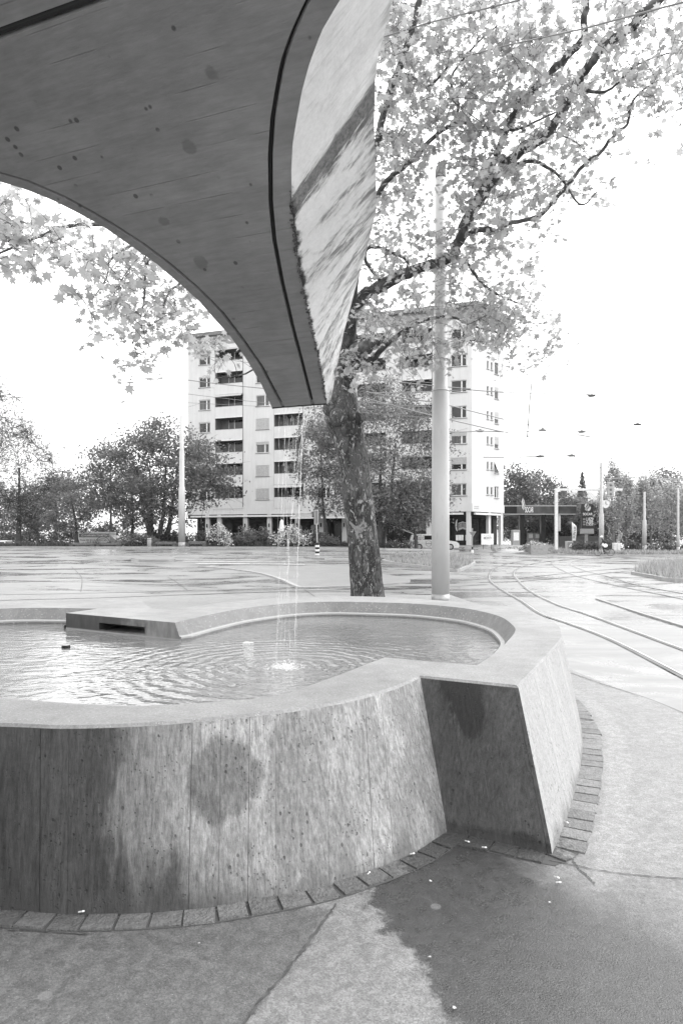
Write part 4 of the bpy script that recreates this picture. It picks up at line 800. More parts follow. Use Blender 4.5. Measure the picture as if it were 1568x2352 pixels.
# ================================================================== POLES, GANTRY, SIGNS
def pole(u, v0, v1, Y, rings, lab, cap=True, band=True, mat='pole_paint', grp=None):
    """rings: (v, left_u_radius_px) from base upward"""
    b = at(u, v0, Y); o = thing('catenary_pole', lab, 'pole', (b.x, Y, b.z), grp); pr = []
    for v, r in rings: pr.append((r*Y/F, (v0-v)*Y/F))
    m = MB(); m.lathe((b.x, Y, b.z), pr, 40); m.build('shaft', mat, o, False); ob = o.children[0]; ob.data.shade_smooth()
    for p in ob.data.polygons:
        if len(p.vertices) > 4: p.use_smooth = False
    if band: m = MB(); r = rings[0][1]*Y/F; h = (v0-rings[0][0])*Y/F; m.lathe((b.x, Y, b.z-.2), [(r*1.02, 0), (r*1.02, .2+.014*Y/F*1500*.6)], 40); m.build('base_sleeve', 'steel_dull', o, True)
    return o, b
t = NT('pole_paint'); P = t.pos(); n = t.noise(t.map(P, (1, 1, .3)), 3, 5, .6); s_ = t.step(t.noise(t.map(P, (2, 2, .5)), 5, 4), .62, .72); MAT['pole_paint'] = t.out(t.mix(t.mul(s_, .25), t.lin(n, .3, .7, .37, .43), .2), .42, None, .5)
o, b = pole(1011, 1377, 388, 17.7, [(1372, 20.5), (1150, 20), (905, 19.2), (893, 18), (888, 15.5), (640, 14), (410, 11.6)], 'tall pale stepped catenary pole standing beside the plane tree behind the basin', band=False)
Y = 17.7; m = MB(); m.lathe((b.x, Y, b.z-.1), [(20.9*Y/F, 0), (20.9*Y/F, .1+.15)], 40); m.build('base_sleeve', 'steel_dull', o, True)
zt = b.z+(1377-410)*Y/F; m = MB(); m.lathe((b.x, Y, zt), [(12*Y/F, 0), (12.6*Y/F, .04), (12.6*Y/F, .16), (11.6*Y/F, .25), (9*Y/F, .27)], 32); m.build('cap', 'sill', o, True)
zt = b.z+(1377-898)*Y/F; m = MB(); m.lathe((b.x, Y, zt-.02), [(19.5*Y/F, 0), (19.5*Y/F, .04)], 32); m.build('collar', 'pole_paint', o, True)
pole(418, 1258, 955, 55, [(1257, 8), (1120, 7.2), (1118, 6), (1037, 5.8), (1034, 4.6), (955, 4.4)], 'pale stepped catenary pole left of the apartment building, before the round tree')
pole(1380, 1273, 1062, 63, [(1273, 5.6), (1180, 5.2), (1179, 4), (1062, 3.2)], 'grey catenary pole right of the price sign, behind the cyclist', mat='light_grey')
pole(1478.5, 1266, 1120, 72, [(1266, 4.8), (1195, 4.5), (1194, 2.8), (1130, 2.3)], 'pale catenary pole standing among the slim trees on the right', mat='light_grey')
pole(1556, 1269, 1100, 70, [(1269, 3.4), (1230, 3.2), (1229, 2.5), (1120, 2.2)], 'thin grey pole at the right edge before the hedge', mat='light_grey')
Yq = 64; gt = thing('signal_gantry', 'white painted signal gantry with a long arm reaching right over the tracks', 'gantry', (at(1276.5, 0, Yq).x, Yq, 0)); a = at(1276.5, 1273, Yq)
m = MB(); m.bbox(a.x-.14, Yq-.13, a.z, a.x+.14, Yq+.13, at(0, 1124, Yq).z, .02); m.build('post', 'white_paint', gt); m = MB(); m.bbox(a.x-.3, Yq-.3, a.z-.05, a.x+.3, Yq+.3, a.z+.12, .03); m.build('foot', 'white_paint', gt)
m = MB(); zz = at(0, 1124.5, Yq).z; m.bbox(a.x-.14, Yq-.1, zz-.12, at(1428, 0, Yq).x, Yq+.1, zz+.1, .02); m.build('arm', 'white_paint', gt)
s0, s1 = at(1391, 1142, Yq), at(1406, 1108, Yq); m = MB(); m.bbox(s0.x, Yq-.35, s0.z, s1.x, Yq-.12, s1.z, .06); sg = m.build('signal_head', 'light_grey', gt)
for k_ in range(3): MB().ball(((s0.x+s1.x)/2, Yq-.36, s0.z+(s1.z-s0.z)*(.2+.3*k_)), (.13, .07, .13), 12, 6).build('lens', 'sill', sg)
m = MB(); m.bbox(a.x+.17, Yq-.12, at(0, 1220, Yq).z, a.x+.4, Yq+.12, at(0, 1184, Yq).z, .03); m.build('control_box', 'light_grey', gt)
# clock on the pole
c_ = at(1389, 1158, 63); o = thing('public_clock', 'small round white clock fixed to the grey catenary pole', 'clock', c_); m = MB(); m.tube([c_+Vector((0, -.1, 0)), c_+Vector((0, .1, 0))], .38, 20); m.build('clock_case', 'white_paint', o); m = MB(); m.box(c_.x-.02, c_.y-.13, c_.z, c_.x+.02, c_.y-.11, c_.z+.25); m.box(c_.x, c_.y-.13, c_.z-.02, c_.x+.18, c_.y-.11, c_.z+.02); m.build('clock_hands', 'black', o)
# yield sign seen from behind
Yy = 50; a = at(1084, 1276, Yy); o = thing('yield_sign', 'yield sign seen from behind on a thin grey post near the building corner', 'road sign', a)
m = MB(); m.tube([a, at(1084, 1213, Yy)], .035, 8); m.build('post', 'steel', o)
T_ = [at(1075.6, 1221, Yy), at(1092.4, 1221, Yy), at(1084, 1234.5, Yy)]; m = MB(); m.plate([(p.x, p.z) for p in T_][::-1], Yy-.07, Yy-.045); pl = m.build('plate_rim', 'light_grey', o); c_ = (T_[0]+T_[1]+T_[2])/3; m = MB(); m.plate([(c_.x+(p.x-c_.x)*.75, c_.z+(p.z-c_.z)*.75) for p in T_][::-1], Yy-.085, Yy-.072); m.build('plate_back', 'sill', o)
m = MB(); m.tube([at(1084, 1262, Yy), at(1084, 1256, Yy)], .06, 10); m.build('post_clamp', 'black', o); m = MB(); m.tube([at(1084, 1263, Yy), at(1084, 1270, Yy)], .1, 10); m.build('post_sleeve', 'white_paint', o)
# restaurant notice board
Yb = 62; a, b = at(1104.6, 1251, Yb), at(1132.8, 1226, Yb); o = thing('notice_board', 'white restaurant board on two thin legs beside the steps', 'sign board', (a.x/2+b.x/2, Yb, at(0, 1260, Yb).z)); m = MB(); m.bbox(a.x, Yb, a.z, b.x, Yb+.06, b.z, .01); m.build('panel', 'sign_white', o)
m = MB()
for x in (a.x+.2, b.x-.2): m.tube([(x, Yb+.03, a.z-.45), (x, Yb+.03, a.z+.1)], .025, 6)
m.build('legs', 'black', o); text('MONTI', .3, frame(at(1119, 1236, Yb-.01), (1, 0, 0)), 'board_lettering', 'sill', o, width=.72)
m = MB()
for k_, w_ in ((1239.5, .38), (1241, .3)): c_ = at(1119, k_, Yb); m.box(c_.x-w_, Yb-.012, c_.z-.012, c_.x+w_, Yb-.004, c_.z+.012)
for k_ in range(4): c_ = at(1112+k_*4.5, 1230.5, Yb); m.ball((c_.x, Yb-.005, c_.z), (.1, .01, .05), 8, 4)
m.build('small_print', 'logo_light', o)
# striped bollard with keep-right sign on its little island
Yk = G(728, 1281).y; a = at(728.5, 1281, Yk); o = thing('striped_bollard', 'black and white striped traffic bollard carrying a sign post on the small island', 'bollard', a)
H = (1281-1248)*Yk/F; m = MB(); m.lathe(a, [(.125, 0), (.125, H), (.1, H+.05)], 20); m.build('bollard_body', 'black', o)
for k_ in range(3): m = MB(); m.lathe((a.x, a.y, a.z+H*(.16+.29*k_)), [(.129, 0), (.129, H*.14)], 20); m.build('white_band', 'white_paint', o)
m = MB(); m.tube([a+Vector((0, 0, H)), at(726, 1172, Yk)], .035, 8); m.build('post', 'steel', o); p, q = at(721.5, 1205, Yk), at(731.5, 1171, Yk); m = MB(); m.bbox(p.x, Yk-.08, p.z, q.x, Yk-.04, q.z, .01); m.build('sign_rim', 'light_grey', o); m = MB(); m.box(p.x+.05, Yk-.095, p.z+.06, q.x-.05, Yk-.082, q.z-.06); m.build('sign_back', 'sill', o)
c_ = at(726, 1175, 66); pr = thing('closed_parasol', 'dark folded parasol behind the traffic sign on the restaurant terrace', 'parasol', at(726, 1256, 66)); m = MB(); m.lathe(at(726, 1188, 66), [(.38, 0), (.45, .1), (.25, .7), (.06, 1.15)], 8); m.build('canopy', 'dark_grey', pr); MB().tube([at(726, 1256, 66), at(726, 1160, 66)], .035, 8).build('pole', 'steel', pr)
pr = thing('closed_parasol', 'white folded parasol among the shrubs in front of the awning', 'parasol', at(647, 1250, 66)); m = MB(); m.lathe(at(647, 1232, 66), [(.12, 0), (.22, .15), (.27, .8), (.2, 1.3), (.17, 1.5), (.06, 1.7)], 10); m.build('canopy', 'cloth_white', pr, True); MB().tube([at(647, 1252, 66), at(647, 1194, 66)], .03, 8).build('pole', 'steel', pr)
# hydrant
Yh = 60; a = at(955.7, 1262, Yh); o = thing('fire_hydrant', 'white fire hydrant standing on the far pavement before the delivery car', 'hydrant', a); m = MB(); m.lathe(a, [(.14, 0), (.14, .05), (.09, .08), (.09, .5), (.12, .52), (.12, .72), (.07, .82), (.05, .88)], 14); m.build('barrel', 'white_paint', o, True)
m = MB(); m.tube([a+Vector((-.22, 0, .62)), a+Vector((.22, 0, .62))], .07, 10); m.build('outlets', 'light_grey', o); m = MB(); m.tube([a+Vector((0, 0, .86)), a+Vector((0, 0, .95))], .035, 6); m.build('valve_cap', 'black', o)
# steel waste bin + benches on the left
a = at(343.5, 1257, 53); o = thing('litter_bin', 'plain steel cylindrical bin on the verge between two benches', 'bin', a); m = MB(); m.lathe(a, [(.17, 0), (.17, .7), (.16, .74)], 20); m.build('bin_body', 'light_grey', o, True); m = MB(); m.lathe(a+Vector((0, 0, .6)), [(.175, 0), (.175, .05)], 20); m.build('bin_slot', 'sill', o)
def bench(u0, u1, v0, v1, Y, lab):
    a, b = at(u0, v1, Y), at(u1, v0, Y); o = thing('park_bench', lab, 'bench', ((a.x+b.x)/2, Y, a.z), 'benches on the far verge'); H = b.z-a.z; L = b.x-a.x
    for s_ in (a.x+.15, b.x-.15): m = MB(); m.bbox(s_-.15, Y-.25, a.z, s_+.15, Y+.25, a.z+H*.75, .03); m.build('leg', 'dark_grey', o)
    for k_ in range(3): m = MB(); m.box(a.x+.1, Y-.22+k_*.15, a.z+H*.55, b.x-.1, Y-.1+k_*.15, a.z+H*.63); m.build('seat_plank', 'wood', o)
    for k_ in range(2): m = MB(); m.box(a.x+.1, Y+.26, a.z+H*(.68+.17*k_), b.x-.1, Y+.3, a.z+H*(.8+.17*k_)); m.build('back_plank', 'wood', o)
bench(162, 219, 1246, 1257.5, 54.5, 'wooden bench with dark ends in front of the advertising van, left one'); bench(223, 278, 1246, 1257.5, 54.5, 'wooden bench with dark ends below the round stamp of the advertising van'); bench(352, 406, 1244, 1257, 54, 'dark wooden bench between steel bin and catenary pole'); bench(428, 474, 1243, 1257, 54, 'dark wooden bench right of the catenary pole')

# ================================================================== VEHICLES
def car(name, lab, cat, loc, rz, L=4.0, W=1.65, H=1.5, van=False, hatch=False, paint='white_paint', hood=.24):
    """x forward"""
    o = thing(name, lab, cat, loc); M = Matrix.Translation(loc) @ Matrix.Rotation(rz, 4, 'Z'); wh = .3
    belt = .92 if not van else 1.05
    prof = [(-L/2, .35), (-L/2, belt), (-L/2+.1, belt+.05)]; 
    body = [(-L/2, .3), (-L/2-.02, belt-.1), (-L/2+.04, belt), (L/2-L*hood, belt), (L/2-.25, belt-.14), (L/2-.03, belt-.32), (L/2, .35), (L/2-.1, .22), (-L/2+.1, .22)]
    roof = [(-L/2+.04, belt), (-L/2+.2, H-.06), (-L/2+.5, H), (L*.05, H), (L*.16, H-.05), (L/2-L*hood+.05, belt)]
    def ext(pr, w0, w1):
        m = MB(M); n = len(pr); zs = [p[1] for p in pr]; z0, z1 = min(zs), max(zs)
        for s_ in (-1, 1): m.v += [M @ Vector((x, s_*(w0+(w1-w0)*(z-z0)/(z1-z0)), z)) for x, z in pr]
        m.f = [tuple(range(n)), tuple(range(n, 2*n))[::-1]]+[((i+1) % n, i, n+i, n+(i+1) % n) for i in range(n)]; return m
    m = ext(body, W/2-.04, W/2); m.build('body', paint, o); m = ext(roof, W/2-.02, W/2-.2); cb = m.build('cabin', paint, o)
    for s_ in (-1, 1):
        for x0, x1 in ((-L/2+.28, -L*.26), (-L*.24, -L*.02), (0, L*.15)):
            if van and x1 < 0: continue
            m = MB(M); zb, zt = belt+.05, H-.14
            def yy(z): return s_*(W/2-.02-.18*(z-belt)/(H-belt)+.012)
            xs_ = .22 if x1 > L*.1 else 0
            m.add([(x0, yy(zb), zb), (x1+xs_, yy(zb), zb), (x1, yy(zt), zt), (x0+(.1 if x0 < -L*.4 else 0), yy(zt), zt)], [(0, 1, 2, 3)]); m.build('side_window', 'glass', o)
    m = MB(M); xa, xb = L/2-L*hood+.05, L*.16; m.add([(xa+.02, -W/2+.1, belt+.05), (xa+.02, W/2-.1, belt+.05), (xb+.05, W/2-.25, H-.08), (xb+.05, -W/2+.25, H-.08)], [(0, 1, 2, 3)]); m.build('windscreen', 'glass', o)
    for sx in (-L*.31, L*.32):
        for s_ in (-1, 1):
            c_ = Vector((sx, s_*(W/2-.1), wh)); m = MB(M); m.tube([c_+Vector((0, -.1, 0)), c_+Vector((0, .11, 0))] if s_ > 0 else [c_+Vector((0, .1, 0)), c_+Vector((0, -.11, 0))], wh, 20); wo_ = m.build('wheel', 'rubber', o); m = MB(M); m.tube([c_, c_+Vector((0, s_*.12, 0))], wh*.6, 14); m.build('rim', 'light_grey', wo_)
    for s_ in (-1, 1):
        m = MB(M); m.ball((L/2-.1, s_*(W/2-.28), belt-.27), (.12, .2, .09), 10, 6); m.build('headlight', 'glass', o); m = MB(M); m.box(-L/2-.03, s_*(W/2-.12)-.06, belt-.35, -L/2+.04, s_*(W/2-.12)+.06, belt-.05); m.build('tail_light', 'sill', o)
        m = MB(M); m.ball((L*.16, s_*(W/2+.08), belt+.1), (.07, .1, .07), 8, 5); m.build('mirror', paint, o)
    m = MB(M); m.box(L/2-.04, -W/2+.15, .3, L/2+.03, W/2-.15, .45); m.build('bumper', 'sill', o)
    if hatch:
        m = MB(M); m.add([(-L/2+.35, -W/2+.22, H), (-L/2+.35, W/2-.22, H), (-L/2-.75, W/2-.15, H+.42), (-L/2-.75, -W/2+.15, H+.42), (-L/2+.35, -W/2+.22, H+.07), (-L/2+.35, W/2-.22, H+.07), (-L/2-.7, W/2-.15, H+.52), (-L/2-.7, -W/2+.15, H+.52)], [(0, 1, 2, 3), (7, 6, 5, 4), (0, 3, 7, 4), (1, 5, 6, 2), (2, 6, 7, 3)]); hb = m.build('tailgate', paint, o); m = MB(M); m.add([(-L/2+.1, -W/2+.3, H+.165), (-L/2+.1, W/2-.3, H+.165), (-L/2-.45, W/2-.25, H+.4), (-L/2-.45, -W/2+.25, H+.4)], [(0, 1, 2, 3)]); m.build('rear_window', 'glass', hb)
    return o, M
z_ = .55; p = at(996, 1262, 62); o, M = car('parked_car', 'white delivery hatchback with raised tailgate and round door emblem before the restaurant', 'car', Vector((p.x, 62, CH-(1263-CV)*62/F)), R(-4), 4.6, 1.7, 1.5, hatch=True)
m = MB(M); q = [(-.55+.27*math.cos(a), -.865, .62+.27*math.sin(a)) for a in np.linspace(0, 2*math.pi, 21)]; m.tube(q, .018, 5, False); m.box(-.8, -.87, .6, -.3, -.855, .64); m.build('door_emblem', 'sill', o)
m = MB(M); m.box(-1.55, -.85, 1.0, -.95, -.80, 1.33); m.build('window_placard', 'logo_light', o); text('MONTI', .14, M @ frame((-1.25, -.86, 1.13), (1, 0, 0)), 'placard_lettering', 'sill', o, width=.45)
car('parked_car', 'white car at the left edge, mostly hidden behind the road crest', 'car', Vector((-32.3, 62, -.45)), R(0), 4.6, 1.8, 1.85, hood=.3)
car('parked_car', 'white car of which only the low roof shows left of the advertising van', 'car', Vector(at(128, 0, 66).xyz*1)+Vector((0, 0, -at(128, 0, 66).z-.62)), R(3), 4.3, 1.7, 1.48)
# advertising box truck
Yt = 70; a, b = at(180, 1258, Yt), at(253, 1222, Yt); tr = thing('advertising_van', 'white box van lettered for rental with a round stamp, parked under the leaning tree', 'van', ((a.x+b.x)/2, Yt+1, -.6))
m = MB(); m.bbox(a.x, Yt, -.2, b.x, Yt+2, b.z, .05); m.build('box_body', 'white_paint', tr); m = MB(); z1 = at(0, 1226, Yt).z; m.box(a.x+.1, Yt-.03, at(0, 1234, Yt).z, b.x-.05, Yt-.004, z1); m.build('title_stripe', 'sill', tr)
text('ICH KANN MAN 7/24 MIETEN !!', .3, frame(at(219, 1230, Yt-.04), (1, 0, 0)), 'title_lettering', 'sign_white', tr, width=2.9); text('Phone: 044 493 45 70', .2, frame(at(205, 1240.5, Yt-.02), (1, 0, 0)), 'phone_lettering', 'black', tr, width=1.9)
c_ = at(236, 1250, Yt-.02); m = MB(); m.tube([(c_.x+.8*math.cos(q), c_.y, c_.z+.8*math.sin(q)) for q in np.linspace(0, 2*math.pi, 30)], .035, 5, False); m.tube([(c_.x+.62*math.cos(q), c_.y, c_.z+.62*math.sin(q)) for q in np.linspace(0, 2*math.pi, 30)], .02, 5, False); m.build('stamp_ring', 'sill', tr)
m = MB(frame((c_.x, c_.y-.02, c_.z-.1), (1, 0, .2), (-.2, 0, 1))); m.box(-.95, -.02, -.2, .95, -.005, .2); m.build('stamp_bar', 'black', tr); text('RENT ME', .3, frame((c_.x, c_.y-.05, c_.z-.1), (1, 0, .2), (-.2, 0, 1)), 'stamp_lettering', 'sign_white', tr, width=1.6)
text('RENT ME', .17, frame((c_.x, c_.y-.02, c_.z+.42), (1, 0, 0)), 'stamp_lettering', 'sill', tr, width=.75)
m = MB(); m.add([(b.x, Yt, -.2), (b.x+2.4, Yt+.1, -.2), (b.x+2.4, Yt+.1, .55), (b.x+1.4, Yt+.1, .7), (b.x, Yt, b.z-.3), (b.x, Yt+1.9, -.2), (b.x+2.4, Yt+1.8, -.2), (b.x+2.4, Yt+1.8, .55), (b.x+1.4, Yt+1.8, .7), (b.x, Yt+1.9, b.z-.3)], [(0, 1, 2, 3, 4), (9, 8, 7, 6, 5), (1, 6, 7, 2), (2, 7, 8, 3), (3, 8, 9, 4), (0, 4, 9, 5)]); m.build('cab', 'light_grey', tr)
for x in (a.x+.8, b.x+1.6): m = MB(); m.tube([(x, Yt-.02, -.25), (x, Yt+.25, -.25)], .36, 16); m.build('wheel', 'rubber', tr)

# ================================================================== CYCLIST, BICYCLE
def bicycle(loc, rz, lab, mat='dark_grey', s=1.):
    o = thing('bicycle', lab, 'bicycle', loc); M = Matrix.Translation(loc) @ Matrix.Rotation(rz, 4, 'Z') @ Matrix.Scale(s, 4); k_ = .34
    for x in (-.52, .52): m = MB(M); m.torus((x, 0, k_), (0, 1, 0), k_-.02, .022); w_ = m.build('wheel', 'rubber', o); m = MB(M); [m.tube([(x, 0, k_), (x+.32*math.cos(a), 0, k_+.32*math.sin(a))], .006, 4) for a in np.linspace(0, 5.8, 10)]; m.build('spokes', 'steel', w_)
    m = MB(M)
    for a, b in (((-.52, 0, k_), (-.1, 0, .3)), ((-.52, 0, k_), (-.2, 0, .75)), ((-.1, 0, .3), (-.22, 0, .88)), ((-.1, 0, .3), (.36, 0, .78)), ((-.2, 0, .78), (.36, 0, .82)), ((.34, 0, .9), (.52, 0, k_))): m.tube([a, b], .022, 6)
    m.build('frame', mat, o); m = MB(M); m.ball((-.24, 0, .92), (.14, .07, .04), 8, 5); m.build('saddle', 'black', o); m = MB(M); m.tube([(.28, -.25, .98), (.36, 0, .96), (.28, .25, .98)], .016, 6); m.tube([(.35, 0, .88), (.36, 0, .97)], .018, 6); m.build('handlebar', 'black', o); return o
bicycle(Vector((at(1491, 0, 70).x, 70, CH-(1269.5-CV)*70/F)), R(12), 'parked bicycle leaning beside the pale pole under the trees', 'grey_paint')
pc_ = Vector((at(1386, 0, 58).x, 58, CH-(1277-CV)*58/F)); bicycle(pc_, R(160), 'bicycle being ridden past the grey catenary pole')
def skin(name, V, E, Rr, mat, parent=None, lev=2):
    me = bpy.data.meshes.new(name); off = parent_loc(parent); me.from_pydata([tuple(Vector(v)-off) for v in V], E, []); bm = bmesh.new(); bm.from_mesh(me); L = bm.verts.layers.skin.verify(); bm.verts.ensure_lookup_table()
    for v, r in zip(bm.verts, Rr): v[L].radius = (r, r)
    bm.verts[0][L].use_root = True; bm.to_mesh(me); bm.free(); o = bpy.data.objects.new(name, me); C.objects.link(o); o.modifiers.new('skin', 'SKIN'); s_ = o.modifiers.new('sub', 'SUBSURF'); s_.levels = s_.render_levels = lev; me.materials.append(MAT[mat])
    if parent: o.parent = parent
    return o
M = Matrix.Translation(pc_) @ Matrix.Rotation(R(160), 4, 'Z')
V = [(-.22, 0, .98), (-.1, 0, 1.2), (.08, 0, 1.38), (.16, 0, 1.5), (.2, 0, 1.6), (.06, .19, 1.36), (.2, .23, 1.15), (.3, .22, 1.0), (.06, -.19, 1.36), (.2, -.23, 1.15), (.3, -.22, 1.0), (-.2, .1, .95), (.12, .12, .8), (-.02, .12, .42), (.1, .12, .38), (-.2, -.1, .95), (.06, -.12, .62), (-.12, -.12, .24), (.02, -.12, .2)]
E = [(0, 1), (1, 2), (2, 3), (3, 4), (2, 5), (5, 6), (6, 7), (2, 8), (8, 9), (9, 10), (0, 11), (11, 12), (12, 13), (13, 14), (0, 15), (15, 16), (16, 17), (17, 18)]
rd = [.15, .16, .15, .06, .055, .065, .045, .035, .065, .045, .035, .1, .075, .05, .04, .1, .075, .05, .04]
cy = thing('person', 'cyclist bent forward in dark jacket, white cap and pale bag, riding along the far kerb', 'person', pc_)
skin('body', [M @ Vector(v) for v in V], E, rd, 'cloth_dark', cy)
m = MB(M); m.ball((.22, 0, 1.66), (.1, .085, .12), 12, 8); hd = m.build('head', 'skin', cy, True); m = MB(M); m.ball((.2, 0, 1.72), (.12, .1, .09), 12, 6); m.ball((.3, 0, 1.69), (.08, .07, .02), 8, 4); m.build('cap', 'cloth_white', cy, True)
m = MB(M); m.ball((-.1, .27, .92), (.2, .1, .17), 12, 8); m.ball((.1, .2, 1.0), (.1, .08, .12), 8, 6); solo(m, 'carrier_bag', 'cloth_white', 'pale bulging bag hanging at the side of the cyclist', 'bag', smooth=True)
from mathutils.geometry import tessellate_polygon
# ================================================================== ROAD FURNITURE: KERBS, ISLANDS, STRIPES, RAILS
def gp(L): return [G(u, v) for u, v in L]
def slab(poly, h, name, mat, top=None):                  # kerbed raised area following the terrain
    m = MB(); n = len(poly); lo = [Vector((p.x, p.y, terr(p.x, p.y)-.1)) for p in poly]; hi = [Vector((p.x, p.y, terr(p.x, p.y)+h)) for p in poly]
    bm = bmesh.new(); vv = [bm.verts.new(p) for p in hi]
    for tri in tessellate_polygon([[Vector((p.x, p.y, 0)) for p in hi]]):
        try: bm.faces.new([vv[i] for i in tri])
        except ValueError: pass
    bmesh.ops.subdivide_edges(bm, edges=bm.edges[:], cuts=5, use_grid_fill=True)
    for v in bm.verts: v.co.z = terr(v.co.x, v.co.y)+h
    bm.verts.index_update()
    m.add([v.co[:] for v in bm.verts], [tuple(v.index for v in f.verts) for f in bm.faces]); bm.free()
    m.add(lo+hi, [(i, (i+1) % n, n+(i+1) % n, n+i) for i in range(n)]); return setting(m.build(name, mat))
def kerb(P, h=.12, wd=.14, name='kerb'):
    m = MB(); n = len(P); vs = []
    for i, p in enumerate(P):
        a, b = P[max(i-1, 0)], P[min(i+1, n-1)]; d = b-a; d.z = 0; d.normalize(); q = Vector((-d.y, d.x, 0))*wd/2; z = terr(p.x, p.y)
        vs += [Vector((p.x-q.x, p.y-q.y, z-.05)), Vector((p.x-q.x, p.y-q.y, z+h)), Vector((p.x+q.x, p.y+q.y, z+h)), Vector((p.x+q.x, p.y+q.y, z-.05))]
    m.add(vs, [(4*i+k, 4*i+k+1, 4*i+5+k, 4*i+4+k) for i in range(n-1) for k in range(3)]+[(0, 1, 2, 3), tuple(4*(n-1)+k for k in range(4))]); return setting(m.build(name, 'kerb_stone'))
# zebra bars (painted) on the left crossing
for (u0, v0, u1, v1, w_) in ((290, 1271.5, 490, 1272.5, .5), (285, 1275.5, 520, 1276.5, .5), (380, 1279.5, 560, 1280.5, .5), (402, 1285, 585, 1285.5, .5), (420, 1290, 680, 1291.5, .5), (450, 1295, 700, 1297, .5), (480, 1300.5, 640, 1302.5, .5), (-60, 1289, 50, 1289, .15), (-60, 1299, 90, 1299.5, .12)):
    a, b = G(u0, v0), G(u1, v1); P_ = resample([a, b], 24); setting(ribbon(P_, w_, .012).build('crossing_stripe', 'zebra'))
a, b = G(570, 1296), G(930, 1300)
# islands
P_ = curve(gp([(301, 1286.5), (312, 1283), (345, 1281.5), (385, 1283), (403, 1287), (395, 1290.5), (350, 1291.5), (312, 1290)]), 4)[:-1]; slab(P_, .14, 'traffic_island', 'island_top')
P_ = curve(gp([(457, 1303), (500, 1305.5), (545, 1310), (590, 1316.5), (624, 1325), (655, 1336), (680, 1348), (700, 1352), (760, 1350), (805, 1349), (860, 1346), (930, 1340), (935, 1330), (860, 1318), (800, 1303), (640, 1301), (540, 1301)]), 4)[:-1]; slab(P_, .05, 'traffic_island', 'island_top'); kerb(P_[:40], .055, .16)
P_ = gp([(697, 1281.5), (720, 1279.5), (764, 1281), (745, 1286), (715, 1284.5)]); slab(P_, .1, 'traffic_island', 'island_top')
P_ = resample(gp([(577, 1274), (640, 1272), (806, 1273)]), 20); kerb(P_, .12, .5)
# middle grass island with kerb
P_ = resample(gp([(880, 1291), (905, 1296.5), (1052, 1314), (1089, 1296), (1060, 1286), (980, 1281), (900, 1283), (880, 1291)]), 60); kerb(P_, .13, .15)
isl = P_[:-1]; slab([p+(sum((Vector(q) for q in isl), Vector())/len(isl)-p)*.02 for p in isl], .1, 'planting_bed', 'soil')
# right grass island
P2_ = resample(gp([(1452, 1319.5), (1500, 1328), (1535, 1336), (1600, 1335), (1900, 1345), (2000, 1300), (1600, 1288), (1490, 1303), (1452, 1319.5)]), 70); kerb(P2_, .13, .15)
isr = P2_[:-1]; slab(isr, .1, 'planting_bed', 'soil')
def inpoly(p, poly):
    c = False
    for i in range(len(poly)):
        a, b = poly[i], poly[i-1]
        if (a.y > p[1]) != (b.y > p[1]) and p[0] < (b.x-a.x)*(p[1]-a.y)/(b.y-a.y)+a.x: c = not c
    return c
def grass(name, poly, n, h, mat, lab, wd=.02):
    x0, x1 = min(p.x for p in poly), max(p.x for p in poly); y0, y1 = min(p.y for p in poly), max(p.y for p in poly); V = []; k = 0; r_ = random.Random(5)
    while k < n:
        x, y = r_.uniform(x0, x1), r_.uniform(y0, y1)
        if not inpoly((x, y), poly): continue
        if math.sin(x*1.3+2)*math.sin(y*.9)+r_.uniform(-1, 1) < -.5: continue
        z = terr(x, y)+.08; hh = h*r_.uniform(.35, 1.1)*(1+.3*math.sin(x*2+y)); a = r_.uniform(0, 6.28); l = r_.uniform(0, .9)*hh; b = a+1.3; w_ = wd*r_.uniform(.6, 1.6)
        V += [(x-w_*math.cos(b), y-w_*math.sin(b), z), (x+w_*math.cos(b), y+w_*math.sin(b), z), (x+l*math.cos(a), y+l*math.sin(a), z+hh)]; k += 1
    o = npmesh(name, V, n, 3, mat); return tag(o, lab, 'grass', kind='stuff')
grass('tall_grass', isl, 5000, .34, 'grass_blade', 'rough tall grass on the kerbed island behind the pale pole', .03)
grass('tall_grass', [p for p in isr], 9000, .5, 'grass_blade', 'rough tall grass on the kerbed island at the right edge', .02)
c_ = G(940, 1288); leaves('low_shrub', [(c_.x+rng.normal()*.9, c_.y+rng.normal()*.9, .3+abs(rng.normal())*.22) for _ in range(900)], .12, 'leaf_mid'); tag(bpy.data.objects['low_shrub'], 'low dark shrub growing in the middle of the kerbed grass island', 'shrub')
# kerbs of the far side
kerb(resample(gp([(-120, 1259), (0, 1258.8), (400, 1259.5), (800, 1262), (880, 1263.5), (1050, 1267)]), 60), .14, .3)
kerb(resample(gp([(1128, 1274.5), (1180, 1271), (1250, 1270.5), (1330, 1276), (1375, 1277.5), (1568, 1276), (1800, 1275)]), 50), .12, .3)
kerb(resample(gp([(870, 1270), (1000, 1271.5), (1090, 1276)]), 30), .1, .15)
kerb([G(u, v)+Vector((0, 0, 0)) for u, v in ((1369, 1377), (1470, 1410.5), (1568, 1441), (1700, 1482))], .035, .07, 'track_drain')
